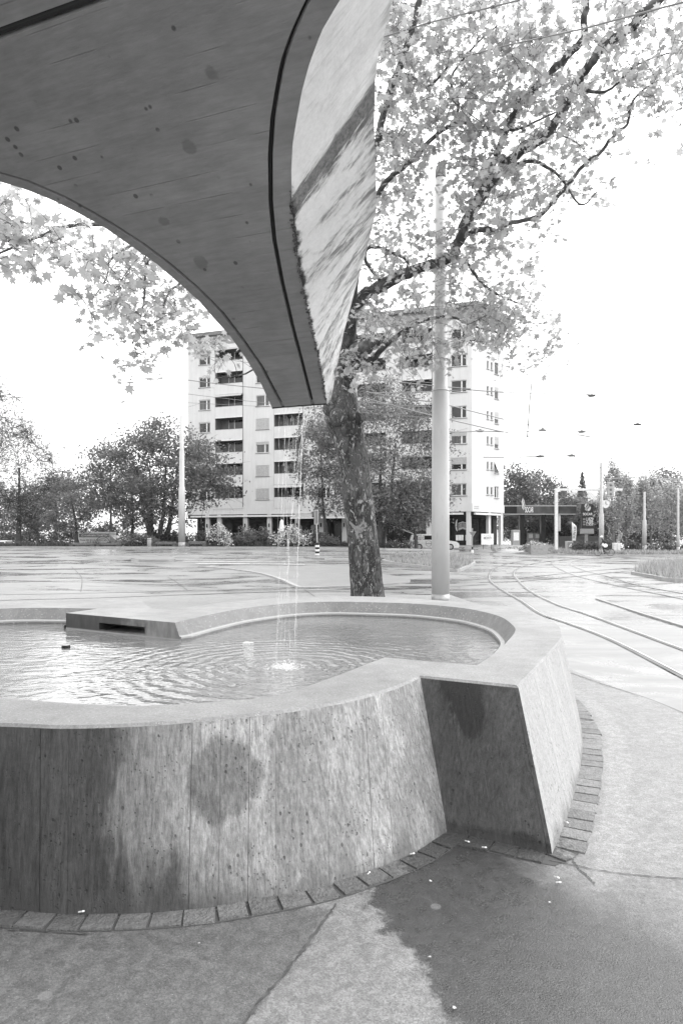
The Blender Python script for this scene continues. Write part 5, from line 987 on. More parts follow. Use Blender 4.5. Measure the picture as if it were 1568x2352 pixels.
# tram rails: dark groove with a bright head
def rail(L, n=60, w_=.12, nm='tram_rail'):
    P_ = resample(curve(gp(L), 8), n); setting(ribbon(P_, w_, .010).build(nm, 'rail_steel')); Q = offset(P_, w_*.22, 0); setting(ribbon(Q, w_*.3, .014).build('rail_head', 'rail_head'))
rail([(1760, 1660), (1568, 1555), (1400, 1470), (1300, 1431), (1240, 1410.7), (1196, 1381), (1156.6, 1358.6), (1128.6, 1339), (1121.6, 1325), (1128.6, 1311), (1145, 1301), (1185, 1291), (1240, 1284), (1290, 1281.5)], 90)
rail([(1760, 1562), (1568, 1493), (1440, 1446), (1344, 1410.7), (1274, 1388), (1212.6, 1355.8), (1184.6, 1329), (1178.4, 1319.4), (1182, 1311), (1196, 1302.6), (1221, 1295.6), (1268, 1288.5), (1330, 1284)], 90)
rail([(1800, 1432), (1568, 1376.8), (1450, 1353), (1380.6, 1337.6), (1324.6, 1323.6), (1285.4, 1308), (1265.8, 1295.6), (1271.4, 1290), (1287, 1285.8), (1330, 1282.5)], 80)
rail([(1800, 1410), (1568, 1364), (1464.6, 1344.6), (1397.4, 1325), (1347, 1312.4), (1313.4, 1299.8), (1310.6, 1294), (1330, 1287), (1400, 1283)], 80)
rail([(1100, 1339), (1199, 1335), (1325, 1323.6), (1478, 1308), (1560, 1297)], 60, .09); rail([(1095, 1331), (1190, 1328), (1300, 1317), (1440, 1305)], 60, .09)
rail([(-80, 1384), (0, 1380), (250, 1373), (560, 1362), (800, 1354.5), (1000, 1349), (1120, 1343)], 80, .1); rail([(-80, 1368), (200, 1363), (500, 1356), (800, 1344), (1000, 1337), (1100, 1331)], 80, .08)
rail([(-80, 1330), (200, 1326), (440, 1324)], 30, .05, 'tram_rail')
for L in ([(165, 1302), (185, 1322), (189, 1335), (186, 1360)], [(385, 1326), (405, 1337), (430, 1356)], [(700, 1355), (725, 1372)], [(1568, 1642), (1480, 1605), (1380, 1572), (1310, 1548)]): setting(ribbon(resample(curve(gp(L), 5), 30), .025 if L[0][0] < 1000 else .012, .009).build('road_seam', 'asphalt_seam'))
# verge soil / far pavements
def band(L, depth, z, name, mat):
    P_ = resample(gp(L), 50); m = MB(); vs = []
    for i, p in enumerate(P_):
        for k in range(10): y = p.y+.2+depth*k/9; x = p.x*y/p.y; vs.append(Vector((x, y, terr(x, y)+z)))
    m.add(vs, [(i*10+k, i*10+10+k, i*10+11+k, i*10+k+1) for i in range(49) for k in range(9)]); return setting(m.build(name, mat))
band([(-150, 1258.6), (0, 1258.3), (400, 1259), (800, 1261.5), (880, 1263)], 5, .1, 'verge', 'soil')
band([(1300, 1274.5), (1375, 1277), (1568, 1275.5), (1750, 1275)], 9, .08, 'verge', 'soil')
# steps up to the terrace and the wedge planter
Ys_ = 63; st = thing('terrace_steps', 'three long shallow concrete steps rising to the restaurant terrace', 'steps', at(1190, 1262, Ys_))
for k in range(3):
    a, b = at(1138-k*2, 1264-k*3.7, Ys_+k*.7), at(1241-k*12, 1258.5-k*2.4, Ys_+3.5+k*.7); d = (b-a); d.z = 0; L_ = d.length; m = MB(frame((a.x, a.y, a.z), d)); m.box(0, 0, -.6, L_, 2, .0); m.build('step', 'kerb_stone', st)
a = at(1257, 1268, 62); m = MB(); A_ = [(at(1200, 0, 65).x, 65), (a.x-1.6, 62), (a.x, 62), (a.x, 66), (at(1215, 0, 66).x, 66)]; m.prism(A_, -.2, .95); pl = thing('planter', 'low concrete planter wedge at the right end of the steps', 'planter', (a.x-1, 63, 0)); m.build('trough', 'kerb_stone', pl)
def bush(name, u, v0, v1, wpx, Y, n, size, mat, lab, mat2=None, n2=0, grp=None, cat='shrub', stems=True):
    b = at(u, v1, Y); H = (v1-v0)*Y/F; W = wpx*Y/F/2; o = thing(name, lab, cat, b, grp); P_ = []
    cl = [(rng.uniform(-1, 1), rng.uniform(-.7, .7), rng.uniform(.25, 1)) for _ in range(12+int(wpx/10))]
    for _ in range(n):
        c_ = cl[rng.integers(len(cl))]; k_ = .22; x = np.clip(c_[0]+rng.normal()*k_, -1.15, 1.15); P_.append((b.x+x*W*(.95), b.y+(c_[1]+rng.normal()*k_)*W*.7, b.z+H*max(.02, min(1.1, c_[2]*(1-.35*abs(x))+rng.normal()*.13))))
    leaves('foliage', P_, size, mat, o, 'leaf')
    if n2: q = [P_[i] for i in rng.integers(0, len(P_), n2)]; leaves('blossom', [(x+rng.normal()*.05, y-.25, z+rng.normal()*.05) for x, y, z in q], size*1., mat2, o, 'leaf')
    if stems:
        m = MB()
        for _ in range(7): x = rng.uniform(-1, 1)*W*.7; m.tube([(b.x+x*.2, b.y, b.z-.1), (b.x+x, b.y+rng.uniform(-.3, .3)*W, b.z+H*.75)], .03, 5)
        m.build('stems', 'dark_bark', o)
    return o
bush('flowering_shrub', 509, 1208, 1258, 54, 56.2, 700, .13, 'leaf_mid', 'white flowering shrub left of the restaurant pillars, rightmost bench beside it', 'blossom', 900)
bush('flowering_shrub', 668, 1210, 1258, 85, 56.2, 1000, .13, 'leaf_mid', 'wide white flowering shrub below the extended striped awning', 'blossom', 1100)
for u, v0, w_, Y, mt, lb in ((555, 1212, 60, 57, 'leaf_mid', 'leafy shrub between the two white flowering shrubs, left one'), (603, 1215, 60, 57.5, 'leaf_dark', 'leafy shrub between the two white flowering shrubs, right one'), (462, 1222, 80, 58, 'hedge_leaf', 'dark low shrub mass behind the bench right of the pole'),
    (735, 1226, 80, 57, 'leaf_dark', 'low dark shrub between the flowering shrub and the plane trunk'), (310, 1228, 90, 57.5, 'leaf_dark', 'low shrub beneath the round tree left of the steel bin'), (40, 1212, 150, 78, 'hedge_leaf', 'long dark hedge behind the cars at the left edge'), (140, 1215, 120, 80, 'hedge_leaf', 'dark hedge behind the advertising van'), (250, 1205, 130, 82, 'hedge_leaf', 'tall dark hedge under the leafy trees at left'), (380, 1215, 110, 62, 'hedge_leaf', 'round dark bush under the stems of the round tree')):
    bush('shrub', u, v0, 1258 if Y < 60 else 1262, w_, Y, int(w_*22), .16 if Y < 60 else .24, mt, lb)
bush('shrub', 915, 1238, 1264, 62, 57, 1100, .13, 'leaf_dark', 'low clipped bush before the tail of the delivery car', 'blossom', 60); bush('shrub', 1190, 1256, 1262, 90, 61.5, 250, .1, 'leaf_mid', 'thin strip of weeds at the foot of the notice board')
bush('shrub', 1222, 1243, 1256, 44, 63.5, 500, .13, 'leaf_mid', 'pale flowers spilling over the concrete planter', 'blossom', 160)
bush('shrub', 1335, 1243, 1270, 42, 66, 1100, .16, 'hedge_leaf', 'clipped dark bush below the price sign, left one'); bush('shrub', 1362, 1247, 1270, 36, 66, 900, .16, 'hedge_leaf', 'clipped dark bush behind the cyclist, right one')
for u, w_, lb in ((1400, 50, 'low bush between the pale cabinet and the pole'), (1450, 60, 'low bush under the slim trees left of the pole'), (1520, 70, 'dark low bush right of the parked bicycle'), (1580, 60, 'dark low bush at the right edge')): bush('shrub', u, 1246, 1272, w_, 73, int(w_*16), .2, 'hedge_leaf', lb)
grass('ground_cover', [Vector((-34, 56.6, 0)), Vector((6, 57.0, 0)), Vector((6, 61, 0)), Vector((-34, 61, 0))], 16000, .4, 'hedge_leaf', 'dark ground cover along the far verge under the shrubs', .06)
grass('ground_cover', [Vector((20, 62, 0)), Vector((40, 62, 0)), Vector((40, 69, 0)), Vector((20, 69, 0))], 8000, .35, 'grass_blade', 'grassy strip along the far kerb at the right', .06)

# ================================================================== TREES
def tree(u, v0, v1, wpx, Y, trunk_r, lab, leafn, lsize, mat, bark='dark_bark', clear=.22, stems=1, lean=0., clusters=70, spread=.11, flat=.7, name='leafy_tree', base_v=None, twig=1., top=None, upright=0., shape='leaf', seed=1, grp=None, zb=None):
    """crown from v0 (top) to v1 (bottom), ground contact base_v, crown wpx wide"""
    r_ = np.random.default_rng(seed); bv = base_v or v1; b = at(u, bv, Y); b.z = zb if zb is not None else b.z
    o = thing(name, lab, 'tree', b, grp); top_ = at(u, v0, Y).z; bot = at(u, v1, Y).z; W = wpx*Y/F/2; cx = b.x+lean*W; H = top_-bot; cz = bot+H*.5
    m = MB(); nodes = []; fork = b.z+(top_-b.z)*clear
    for s_ in range(stems):
        an = 2*math.pi*s_/max(1, stems)+.6; sp = (.25 if stems > 1 else 0)*W
        tp = Vector((cx+math.cos(an)*sp*1.2, Y+math.sin(an)*sp, bot+H*(.55+.2*upright))); b0 = b+Vector((math.cos(an)*trunk_r*.9, math.sin(an)*trunk_r*.9, -.2)) if stems > 1 else b+Vector((0, 0, -.2)); md = b0.lerp(tp, .45)+Vector(((cx-b.x)*-.0+math.cos(an)*sp*.15, 0, 0))
        rr_ = trunk_r*(.7 if stems > 1 else 1); pth = curve([b0, b0.lerp(md, .5)+Vector((r_.normal()*.1, 0, 0)), md, tp], 4); m.tube(pth, [rr_*(1.25 if i == 0 else 1)*(1-.8*i/len(pth)) for i in range(len(pth))], 8)
        nodes += [(p, rr_*(1-.8*i/len(pth))) for i, p in enumerate(pth) if p.z > fork-.1 or i > 3]
    cl = []
    while len(cl) < clusters:
        d = r_.normal(size=3); d /= np.linalg.norm(d); rad = r_.uniform(.35, 1)**.6; x, y, z = d*rad; k_ = 1-.35*max(0, z) if not upright else 1-.6*max(0, z)
        cl.append(Vector((cx+x*W*k_, Y+y*W*.8*k_, cz+z*H*.5)))
    cl.sort(key=lambda p: (p-Vector((cx, Y, fork))).length)
    for p in cl:
        q, qr = min(nodes, key=lambda n_: (n_[0]-p).length+(0 if n_[0].z < p.z else (n_[0].z-p.z)*1.5)); L_ = (p-q).length; r0 = min(qr*.6, .02*L_*twig+.03); mid = q.lerp(p, .5)+Vector((r_.normal()*.08*L_, r_.normal()*.08*L_, .1*L_))
        pts = curve([q, mid, p], 3); m.tube(pts, [r0*(1-.7*i/6) for i in range(7)], 5, False); nodes += [(x, r0*(1-.7*i/6)) for i, x in enumerate(pts[2:])]
        for _ in range(int(4*twig)): e_ = p+Vector(r_.normal(size=3)*spread*W*1.3); m.tube([p, p.lerp(e_, .5)+Vector(r_.normal(size=3)*.1), e_], [r0*.35+.014, r0*.25+.011, .008], 3, False)
    m.build('trunk', bark, o)
    per = leafn//len(cl); P_ = np.concatenate([np.array(c_)+r_.normal(size=(per, 3))*np.array([spread*W, spread*W, spread*W*flat])*r_.uniform(.7, 1.4) for c_ in cl]); leaves('crown', P_, lsize, mat, o, shape); return o
tree(362, 958, 1215, 330, 62, .45, 'large round leafy tree with forking dark stems left of the apartment building', 26000, .23, 'leaf_dark', stems=4, clusters=230, spread=.125, flat=.35, base_v=1252, clear=.2, seed=3)
tree(305, 1080, 1215, 120, 70, .28, 'smaller leafy tree with leaning trunk left of the round tree', 6000, .24, 'leaf_mid', clusters=70, base_v=1255, seed=4, spread=.15)
tree(45, 955, 1220, 210, 68, .36, 'nearly bare tree with budding twigs, thick dark trunk behind the white car', 4500, .16, 'leaf_bud', bark='dark_bark', clusters=260, spread=.16, base_v=1262, twig=3.2, clear=.3, seed=5, shape='quad', name='budding_tree')
tree(-110, 760, 1120, 330, 46, .4, 'budding tree reaching in from beyond the left edge, highest on the left', 2600, .13, 'leaf_bud', bark='dark_bark', clusters=230, spread=.15, base_v=1265, twig=3.2, seed=6, shape='quad', name='budding_tree')
tree(87, 1120, 1235, 110, 74, .22, 'slim young tree with thin straight trunk between the two budding trees', 5000, .22, 'leaf_mid', bark='pale_bark', clusters=60, base_v=1262, seed=7, name='budding_tree')
tree(184, 1085, 1225, 150, 66, .24, 'tree with a trunk leaning left in front of the advertising van', 6500, .2, 'leaf_mid', clusters=90, base_v=1257, lean=-.25, seed=8, bark='dark_bark', twig=1.4)
tree(130, 1090, 1225, 190, 90, .3, 'pale leafy tree at the back of the park left of the round tree', 9000, .28, 'leaf_mid', clusters=100, base_v=1255, seed=9, spread=.15); tree(-10, 1110, 1235, 180, 92, .3, 'pale leafy tree at the back of the park near the left edge', 9000, .28, 'leaf_mid', clusters=100, base_v=1255, seed=10, spread=.15)
tree(255, 1010, 1150, 130, 78, .25, 'thin tree of fine twigs rising behind the round tree', 1800, .16, 'leaf_bud', bark='dark_bark', clusters=120, base_v=1255, seed=11, twig=2.4, name='budding_tree')
tree(868, 850, 1215, 340, 58, .42, 'tall leafy tree with several steep stems behind the plane trunk', 20000, .22, 'leaf_mid', stems=3, clusters=240, spread=.125, flat=.4, base_v=1256, clear=.15, seed=12)
tree(745, 925, 1190, 150, 60, .22, 'lighter leafy tree seen behind the falling water, left of the plane trunk', 6500, .2, 'leaf_mid', clusters=110, base_v=1256, spread=.14, seed=13, lean=-.1)
tree(955, 1100, 1215, 180, 57, .2, 'low leafy tree before the restaurant windows beside the pale pole', 9000, .2, 'leaf_mid', clusters=110, base_v=1262, seed=14, spread=.14, lean=-.1)
# behind the filling station and along the right
for i, (u, v0, v1, w_, Y, mt, lb) in enumerate(((1180, 1060, 1215, 120, 100, 'leaf_dark', 'dark leafy tree at the building corner above the canopy'), (1240, 1082, 1220, 140, 104, 'leaf_dark', 'dark leafy tree over the middle of the canopy'), (1205, 1175, 1250, 130, 108, 'hedge_leaf', 'dark foliage mass seen beneath the canopy left'), (1280, 1180, 1250, 120, 108, 'hedge_leaf', 'dark foliage mass seen beneath the canopy right'), (1310, 1140, 1235, 100, 106, 'leaf_mid', 'leafy tree behind the gantry post'), (1360, 1150, 1240, 90, 100, 'leaf_mid', 'leafy tree behind the price sign'))):
    tree(u, v0, v1, w_, Y, .3, lb, 8000, .32, mt, clusters=110, base_v=1258, seed=20+i, spread=.16)
for i, (u, v0, w_, lb) in enumerate(((1404.5, 1052, 62, 'slim upright tree nearest the grey catenary pole'), (1437, 1085, 60, 'slim upright tree right of the pale cabinet'), (1472, 1095, 56, 'slim upright tree just left of the pole among the trees'), (1493, 1085, 66, 'slim upright tree beside the parked bicycle'), (1540, 1105, 80, 'slim upright tree near the right edge'), (1590, 1100, 80, 'slim upright tree crossing the right edge'))):
    tree(u, v0, 1225, w_, 75+i, .2, lb, 5500, .2, 'leaf_pale', bark='pale_bark', clusters=90, base_v=1270, upright=1., spread=.16, flat=2.2, clear=.25, seed=30+i, name='slim_tree', grp='slim trees along the right kerb', twig=1.3)
for i, (u, v0, w_, lb) in enumerate(((1455, 1150, 150, 'dark leafy tree behind the slim trees, left'), (1530, 1075, 130, 'tall leafy tree rising behind the slim trees at right'), (1610, 1110, 150, 'dark leafy tree behind the slim trees, beyond the right edge'))):
    tree(u, v0, 1250, w_, 96, .3, lb, 8500, .34, 'leaf_dark' if i != 1 else 'leaf_mid', clusters=80, base_v=1258, seed=40+i, spread=.16)
# conifer
b = at(1336, 1250, 120); o = thing('conifer', 'single dark spruce rising above the tiled roof', 'tree', b); tp = at(1336, 1083, 120); MB().tube([b, tp], [.3, .03], 6).build('trunk', 'dark_bark', o); P_ = []
for _ in range(2600): f = rng.random()**.7; a = rng.uniform(0, 6.28); rad = (f*.95+.05)*2.6*(.6+.4*math.sin(f*40)**2)*rng.random()**.4; P_.append((tp.x+rad*math.cos(a), 120+rad*math.sin(a), tp.z-f*9-.25*rad))
leaves('crown', P_, .3, 'leaf_dark', o)

# ---- the plane tree
pt_ = thing('plane_tree', 'big old plane tree with flaking bark and spreading limbs behind the fountain', 'tree', at(842, 1375, 18))
tr = [(842, 1382, 18, 40), (841, 1340, 18, 37.5), (838, 1290, 18, 35), (834, 1240, 18, 34.5), (828, 1190, 18, 34), (820, 1130, 18, 33.5), (812, 1070, 18, 33), (803, 1020, 18, 34), (795, 985, 18, 37), (788, 955, 18, 41), (789, 930, 18, 35), (791, 890, 18, 25), (790, 850, 18, 22), (795, 820, 18, 21), (800, 770, 17.6, 22)]
m = MB(); P_ = curve([at(u, v, Y) for u, v, Y, r in tr], 4); rr_ = list(np.interp(np.arange(len(P_))/4, range(len(tr)), [r*Y/F for u, v, Y, r in tr])); 
n_ = 28; m.tube(P_, rr_, n_)
for i in range(len(P_)):
    for k in range(n_): v = m.v[i*n_+k]; c_ = P_[i]; f = 1+.05*math.sin(3*k*2*math.pi/n_+i*.25)+.035*math.sin(7*k*2*math.pi/n_-i*.5)+random.uniform(-.012, .012); m.v[i*n_+k] = c_+(v-c_)*f
for u, v, r, Y in ((757, 938, 17, 17.75), (822, 962, 13, 17.7), (800, 985, 22, 17.7), (775, 958, 20, 17.6)): c_ = at(u, v, Y); q = r*Y/F; m.ball(c_, (q, q*.8, q*1.1), 14, 9)
m.build('trunk', 'plane_bark', pt_, True)
limbs = [
 [(792, 850, 18, 18), (796, 800, 17.7, 17), (806, 740, 17.2, 16), (825, 690, 16.8, 15), (880, 655, 16.4, 14), (925, 632, 16, 13), (965, 615, 15.8, 11), (1030, 592, 15.6, 11), (1058, 545, 15.4, 12), (1085, 480, 15.2, 13), (1140, 405, 15, 12), (1180, 360, 14.6, 11), (1240, 320, 14.2, 10), (1290, 260, 13.8, 10), (1318, 200, 13.4, 9.5), (1350, 150, 13, 10), (1420, 80, 12.6, 11), (1500, 10, 12.2, 11), (1580, -70, 12, 10)],
 [(1085, 480, 15.2, 8), (1130, 380, 14.8, 7.5), (1165, 290, 14.4, 7.5), (1205, 225, 14.1, 8), (1250, 180, 13.8, 8), (1300, 130, 13.6, 8.5), (1336, 95, 13.4, 8), (1342, 40, 13.2, 7.5), (1350, -60, 13, 7)],
 [(796, 835, 17.6, 19), (815, 812, 17.2, 18), (842, 794, 16.6, 16), (866, 777, 16.3, 11)],
 [(800, 845, 17.6, 9), (835, 835, 17.2, 8), (880, 800, 17, 6), (920, 765, 16.8, 4.5), (975, 735, 16.6, 3.5), (1035, 728, 16.4, 3), (1090, 750, 16.2, 2), (1150, 765, 16, 1.5)],
 [(810, 700, 16.6, 8), (830, 560, 16, 7), (866, 450, 15.6, 6.5), (905, 400, 15.3, 6), (950, 365, 15, 5.5), (985, 325, 14.8, 5), (1045, 283, 14.5, 4), (1110, 293, 14.2, 3.2), (1180, 298, 14, 3), (1240, 275, 13.8, 2.2), (1300, 245, 13.6, 1.6)],
 [(1045, 283, 14.5, 3.2), (1052, 235, 14.3, 3), (1035, 180, 14, 2.6), (1085, 110, 13.8, 2), (1140, 60, 13.6, 1.4)],
 [(1058, 545, 15.4, 6), (1110, 525, 15, 6), (1160, 540, 14.8, 5.5), (1162, 515, 14.7, 5), (1210, 505, 14.4, 4.5), (1245, 490, 14.2, 5), (1290, 440, 13.9, 4.6), (1340, 380, 13.6, 4.2), (1378, 350, 13.4, 3.8), (1410, 308, 13.2, 3.5), (1440, 285, 13, 3), (1450, 235, 12.9, 2.4), (1500, 190, 12.8, 1.8), (1560, 170, 12.6, 1.2)],
 [(830, 560, 16, 9), (850, 400, 15.5, 8), (872, 300, 15, 8), (890, 230, 14.8, 8.5), (915, 160, 14.5, 8), (940, 90, 14.2, 7.5), (965, 0, 14, 7), (990, -90, 13.8, 6)],
 [(890, 230, 14.8, 4), (930, 170, 14.5, 3.5), (980, 200, 14.3, 2.5), (1030, 150, 14, 2)],
 [(880, 655, 16.4, 4), (840, 600, 16, 4), (850, 568, 15.8, 4), (905, 582, 15.6, 3.5), (935, 600, 15.5, 3), (930, 632, 15.4, 6)],
 [(1140, 405, 15, 5), (1210, 370, 14.5, 4), (1280, 400, 14, 3), (1330, 470, 13.6, 2), (1370, 440, 13.4, 1.3)],
 [(1045, 590, 15.6, 5), (1075, 610, 15.4, 4), (1105, 650, 15.2, 3), (1150, 680, 15, 2.5), (1200, 700, 14.8, 1.6)],
 [(800, 770, 17.6, 10), (700, 600, 15, 9), (560, 540, 13, 7.5), (400, 520, 11.5, 6), (230, 515, 10.4, 4.6), (150, 522, 10, 4), (60, 555, 9.7, 3), (-10, 585, 9.5, 2)],
 [(400, 520, 11.5, 4), (340, 600, 11.2, 3), (330, 700, 11, 2), (305, 790, 10.8, 1.5)],
 [(560, 540, 13, 5), (430, 640, 12, 3.5), (390, 670, 11.6, 2.5), (370, 720, 11.3, 1.5)],
 [(400, 520, 11.5, 4), (265, 585, 10.6, 2.5), (245, 640, 10.4, 1.8), (210, 690, 10.2, 1.2)],
 [(700, 600, 15, 6), (640, 760, 15, 3), (580, 850, 15.2, 2), (500, 868, 15.4, 1.4)],
 [(1318, 200, 13.4, 5), (1390, 210, 13, 3), (1460, 150, 12.6, 2), (1540, 120, 12.3, 1.4)]]
nodes = []; m = MB()
for L in limbs:
    P_ = curve([at(u, v, Y) for u, v, Y, r in L], 5); rr_ = list(np.interp(np.arange(len(P_))/5, range(len(L)), [r*Y/F for u, v, Y, r in L])); P2v = [p+Vector((random.gauss(0, .1), random.gauss(0, .1), random.gauss(0, .1)))*min(.35, r_*2) for p, r_ in zip(P_, rr_)]; P2v[0] = P_[0]; m.tube(P2v, rr_, 10)
    nodes += [(p, r_, L) for p, r_ in zip(P2v, rr_)]
m.build('limb', 'limb_bark', pt_, True)
zones = [([(862, -60), (1300, -60), (1330, 60), (1290, 150), (1350, 250), (1290, 330), (1330, 400), (1250, 500), (1290, 600), (1180, 620), (1230, 700), (1285, 760), (1200, 790), (1235, 850), (1120, 830), (1060, 800), (960, 870), (880, 850), (800, 850), (800, 700), (850, 560)], 400),
  ([(870, 0), (1200, 0), (1300, 200), (1200, 420), (1150, 560), (1050, 620), (900, 640), (860, 400)], 250),
  ([(1300, 0), (1600, -40), (1600, 180), (1560, 260), (1450, 260), (1420, 400), (1330, 480), (1290, 300)], 100), ([(780, 700), (1180, 640), (1200, 760), (1000, 840), (790, 860)], 110),
  ([(1180, 640), (1290, 700), (1280, 780), (1210, 880), (1160, 800)], 16),
  ([(-60, 400), (230, 540), (170, 560), (60, 600), (-60, 610)], 42), ([(180, 560), (330, 580), (470, 690), (470, 760), (360, 770), (300, 860), (270, 830), (310, 720), (180, 700), (240, 660)], 62), ([(420, 760), (520, 780), (560, 860), (520, 880), (440, 800)], 12), ([(200, 520), (560, 560), (520, 700), (400, 620)], 30)]
def inp2(x, y, poly):
    c = False
    for i in range(len(poly)):
        a, b = poly[i], poly[i-1]
        if (a[1] > y) != (b[1] > y) and x < (b[0]-a[0])*(y-a[1])/(b[1]-a[1])+a[0]: c = not c
    return c
rp = random.Random(21); cls_ = []; NX = np.array([[p.x, p.y, p.z] for p, r, L in nodes])
px_n = np.array([(CU+F*p.x/p.y, CV-F*(p.z-CH)/p.y) for p, r, L in nodes])
for poly, n in zones:
    xs_, ys_ = [p[0] for p in poly], [p[1] for p in poly]; k = 0
    while k < n:
        x, y = rp.uniform(min(xs_), max(xs_)), rp.uniform(min(ys_), max(ys_))
        if not inp2(x, y, poly): continue
        if 980 < x < 1045 and 330 < y < 520 and rp.random() < .85: k += 1; continue
        d = np.hypot(px_n[:, 0]-x, px_n[:, 1]-y); j = int(np.argmin(d+rp.uniform(0, 40))); Y = nodes[j][0].y+rp.gauss(0, .9); cls_.append((d[j], at(x, y, max(8.6, Y)))); k += 1
cls_.sort(key=lambda c_: c_[0]); tw = MB(); pts_all = NX.copy(); rads = np.array([r for p, r, L in nodes]); LP = []
for _, c_ in cls_:
    d = np.linalg.norm(pts_all-np.array(c_), axis=1); j = int(np.argmin(d)); q = Vector(pts_all[j]); L_ = d[j]; r0 = min(rads[j]*.6, .006+.008*L_); mid = q.lerp(c_, .5)+Vector((rp.gauss(0, .08), rp.gauss(0, .08), rp.gauss(.04, .08)))*L_
    P_ = curve([q, mid, c_], 3); R_ = [r0*(1-.6*i/6) for i in range(7)]; tw.tube(P_, R_, 4, False); pts_all = np.vstack([pts_all, np.array([tuple(p) for p in P_[2:]])]); rads = np.concatenate([rads, R_[2:]])
    for _k in range(3):
        e_ = c_+Vector((rp.gauss(0, .3), rp.gauss(0, .3), rp.gauss(-.05, .25))); tw.tube([c_, c_.lerp(e_, .5)+Vector((0, 0, .04)), e_], [.006, .005, .003], 3, False)
        for i in range(rp.randint(3, 7)): LP.append(tuple(c_.lerp(e_, rp.uniform(.3, 1.15))+Vector((rp.gauss(0, .07), rp.gauss(0, .07), rp.gauss(-.04, .06)))))
tw.build('twig', 'limb_bark', pt_); leaves('crown', LP, .128, 'leaf_plane', pt_, 'plane', .5); print('leaves', len(LP))

# ================================================================== OVERHEAD WIRES AND LAMPS
t = NT('wire_metal'); MAT['wire_metal'] = t.out(.16, .5); t = NT('wire_mid'); MAT['wire_mid'] = t.out(.16, .5); t = NT('wire_pale'); MAT['wire_pale'] = t.out(.45, .5)
def wire(L, r, lab, sag=0., mat='wire_metal', fit=None, grp='overhead tram wires above the junction'):
    pts = [at(*p) for p in L]; P_ = []
    for a, b in zip(pts, pts[1:]): P_ += [a.lerp(b, k/8)-Vector((0, 0, sag*4*(k/8)*(1-k/8))) for k in range(8)]
    P_.append(pts[-1]); o = thing('overhead_wire', lab, 'wire', P_[0], grp); MB().tube(P_, r, 5).build('cable', mat, o)
    for f in (fit or []):
        p = P_[int(f*(len(P_)-1))]; q = P_[min(len(P_)-1, int(f*(len(P_)-1))+1)]; d = (q-p).normalized()*r*2.2; MB().tube([p-d, p+d], r*1.9, 6).build('clamp', 'sill', o)
wire([(870, 88, 13), (985, 52, 12), (1185, 2, 10.5), (1400, -60, 9.5)], .014, 'thick pale cable crossing the crown in the top middle, nearer the spout', 0, 'wire_mid', [.35, .5, .62])
wire([(1060, 132, 13), (1160, 105, 12), (1330, 68, 10.5), (1568, 5, 9), (1700, -30, 8.5)], .014, 'thick pale cable running to the top right corner', 0, 'wire_mid', [.4])
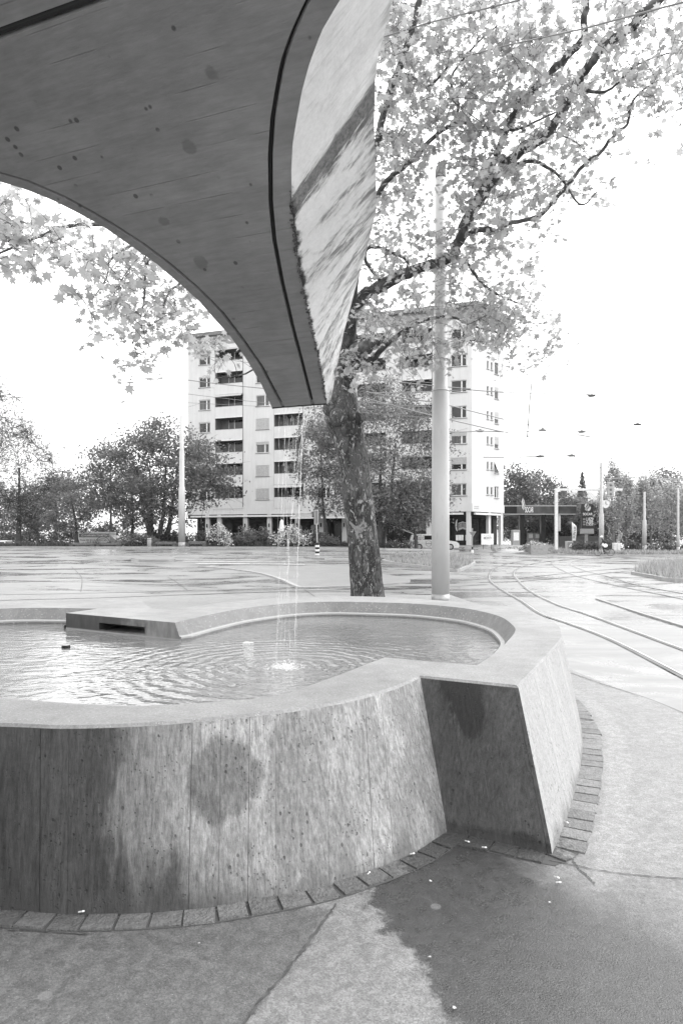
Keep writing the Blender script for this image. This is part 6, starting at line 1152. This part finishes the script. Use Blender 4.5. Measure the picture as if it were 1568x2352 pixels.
W_ = [([(300, 866, 60), (432, 873, 58), (640, 895, 52), (900, 930, 44)], .025, 'dark wire passing before the third-highest row of left windows'), ([(432, 812, 60), (700, 850, 55), (1000, 880, 50)], .015, 'faint wire crossing the upper left facade'), ([(432, 905, 60), (760, 940, 50), (1000, 960, 45)], .015, 'faint wire crossing the middle left facade'), ([(432, 925, 60), (900, 945, 50)], .012, 'faint wire just below the middle wires on the left facade'),
 ([(850, 903, 48), (1075, 895, 50), (1223, 903, 52), (1568, 908, 56), (1750, 912, 60)], .03, 'level wire running right from the pale pole across the white sky'), ([(850, 870, 48), (1080, 893, 50)], .02, 'short wire behind the plane trunk above the level wire'), ([(840, 900, 45), (1010, 925, 46), (1223, 978, 50), (1568, 1040, 60)], .022, 'long wire sloping down right past the building corner'), ([(840, 915, 45), (1080, 975, 48), (1215, 1003, 50), (1335, 1045, 58)], .022, 'wire sloping down right beneath the long one'),
 ([(845, 925, 45), (1000, 935, 46)], .02, 'short pale wire beside the trunk below the others'), ([(1010, 990, 46), (1100, 990, 48), (1260, 990, 52), (1370, 1005, 60)], .015, 'level wire carrying small hangers right of the building'), ([(1220, 880, 40), (1215, 930, 40), (1210, 1005, 41)], .012, 'thin hanging loop of wire beside the building edge'), ([(1340, 990, 55), (1430, 1010, 58), (1568, 1028, 62)], .015, 'thin wire descending at far right above the slim trees'),
 ([(1380, 1100, 63), (1470, 1095, 64), (1568, 1102, 66), (1700, 1105, 68)], .03, 'level cable leaving the grey pole to the right edge'), ([(1175, 1050, 58), (1300, 1040, 60), (1380, 1075, 63)], .012, 'faint wire between building and grey pole'), ([(0, 640, 30), (30, 645, 30), (60, 655, 30)], .008, 'faint piece of wire in the left sky'), ([(210, 782, 40), (300, 772, 42)], .012, 'short wire piece with insulators hanging in the left sky'), ([(1110, 1050, 52), (1240, 1048, 56), (1310, 1047, 58)], .012, 'low thin wire with two hangers over the canopy')]
for L, r, lab in W_: wire(L, max(r*1.45, .04) if L[-1][0] > 1060 else r*1.45, lab, .05)
for i, (u, v, lb) in enumerate(((1358, 909, 'small dark lamp hanging on the level wire, highest of the hanging lamps'), (1335, 992, 'small dark lamp with pale hood on the wire above the gantry'), (1245, 988, 'small dark lamp on the wire just right of the building'), (1463, 975, 'small dark lamp near the right edge of the sky'), (1102, 990, 'small dark lamp before the building corner'), (1240, 1049, 'small dark lamp low above the filling station, left'), (1312, 1047, 'small dark lamp low above the filling station, right'))):
    c_ = at(u, v, 52); o = thing('hanging_lamp', lb, 'lamp', c_, 'lamps and hangers on the tram wires'); m = MB(); m.lathe(c_, [(.28, -.05), (.3, 0), (.12, .1), (.05, .16)], 10); m.build('lamp_hood', 'dark_grey', o); m = MB(); m.box(c_.x-.38, c_.y-.03, c_.z+.02, c_.x+.3, c_.y+.03, c_.z+.07); m.build('bracket', 'dark_grey', o)

# ================================================================== DAMP AIR
m = MB(); m.box(-420, -70, -8, 900, 780, 75)
t = NT('haze'); pv = t.n('VolumePrincipled'); pv.inputs['Density'].default_value = .00015; pv.inputs['Color'].default_value = (.9, .9, .9, 1); o_ = t.n('OutputMaterial'); t.t.links.new(pv.outputs[0], o_.inputs['Volume']); MAT['haze'] = t.m
solo(m, 'haze', 'haze', 'pale damp air paling the trees beyond the junction', 'haze', kind='stuff')
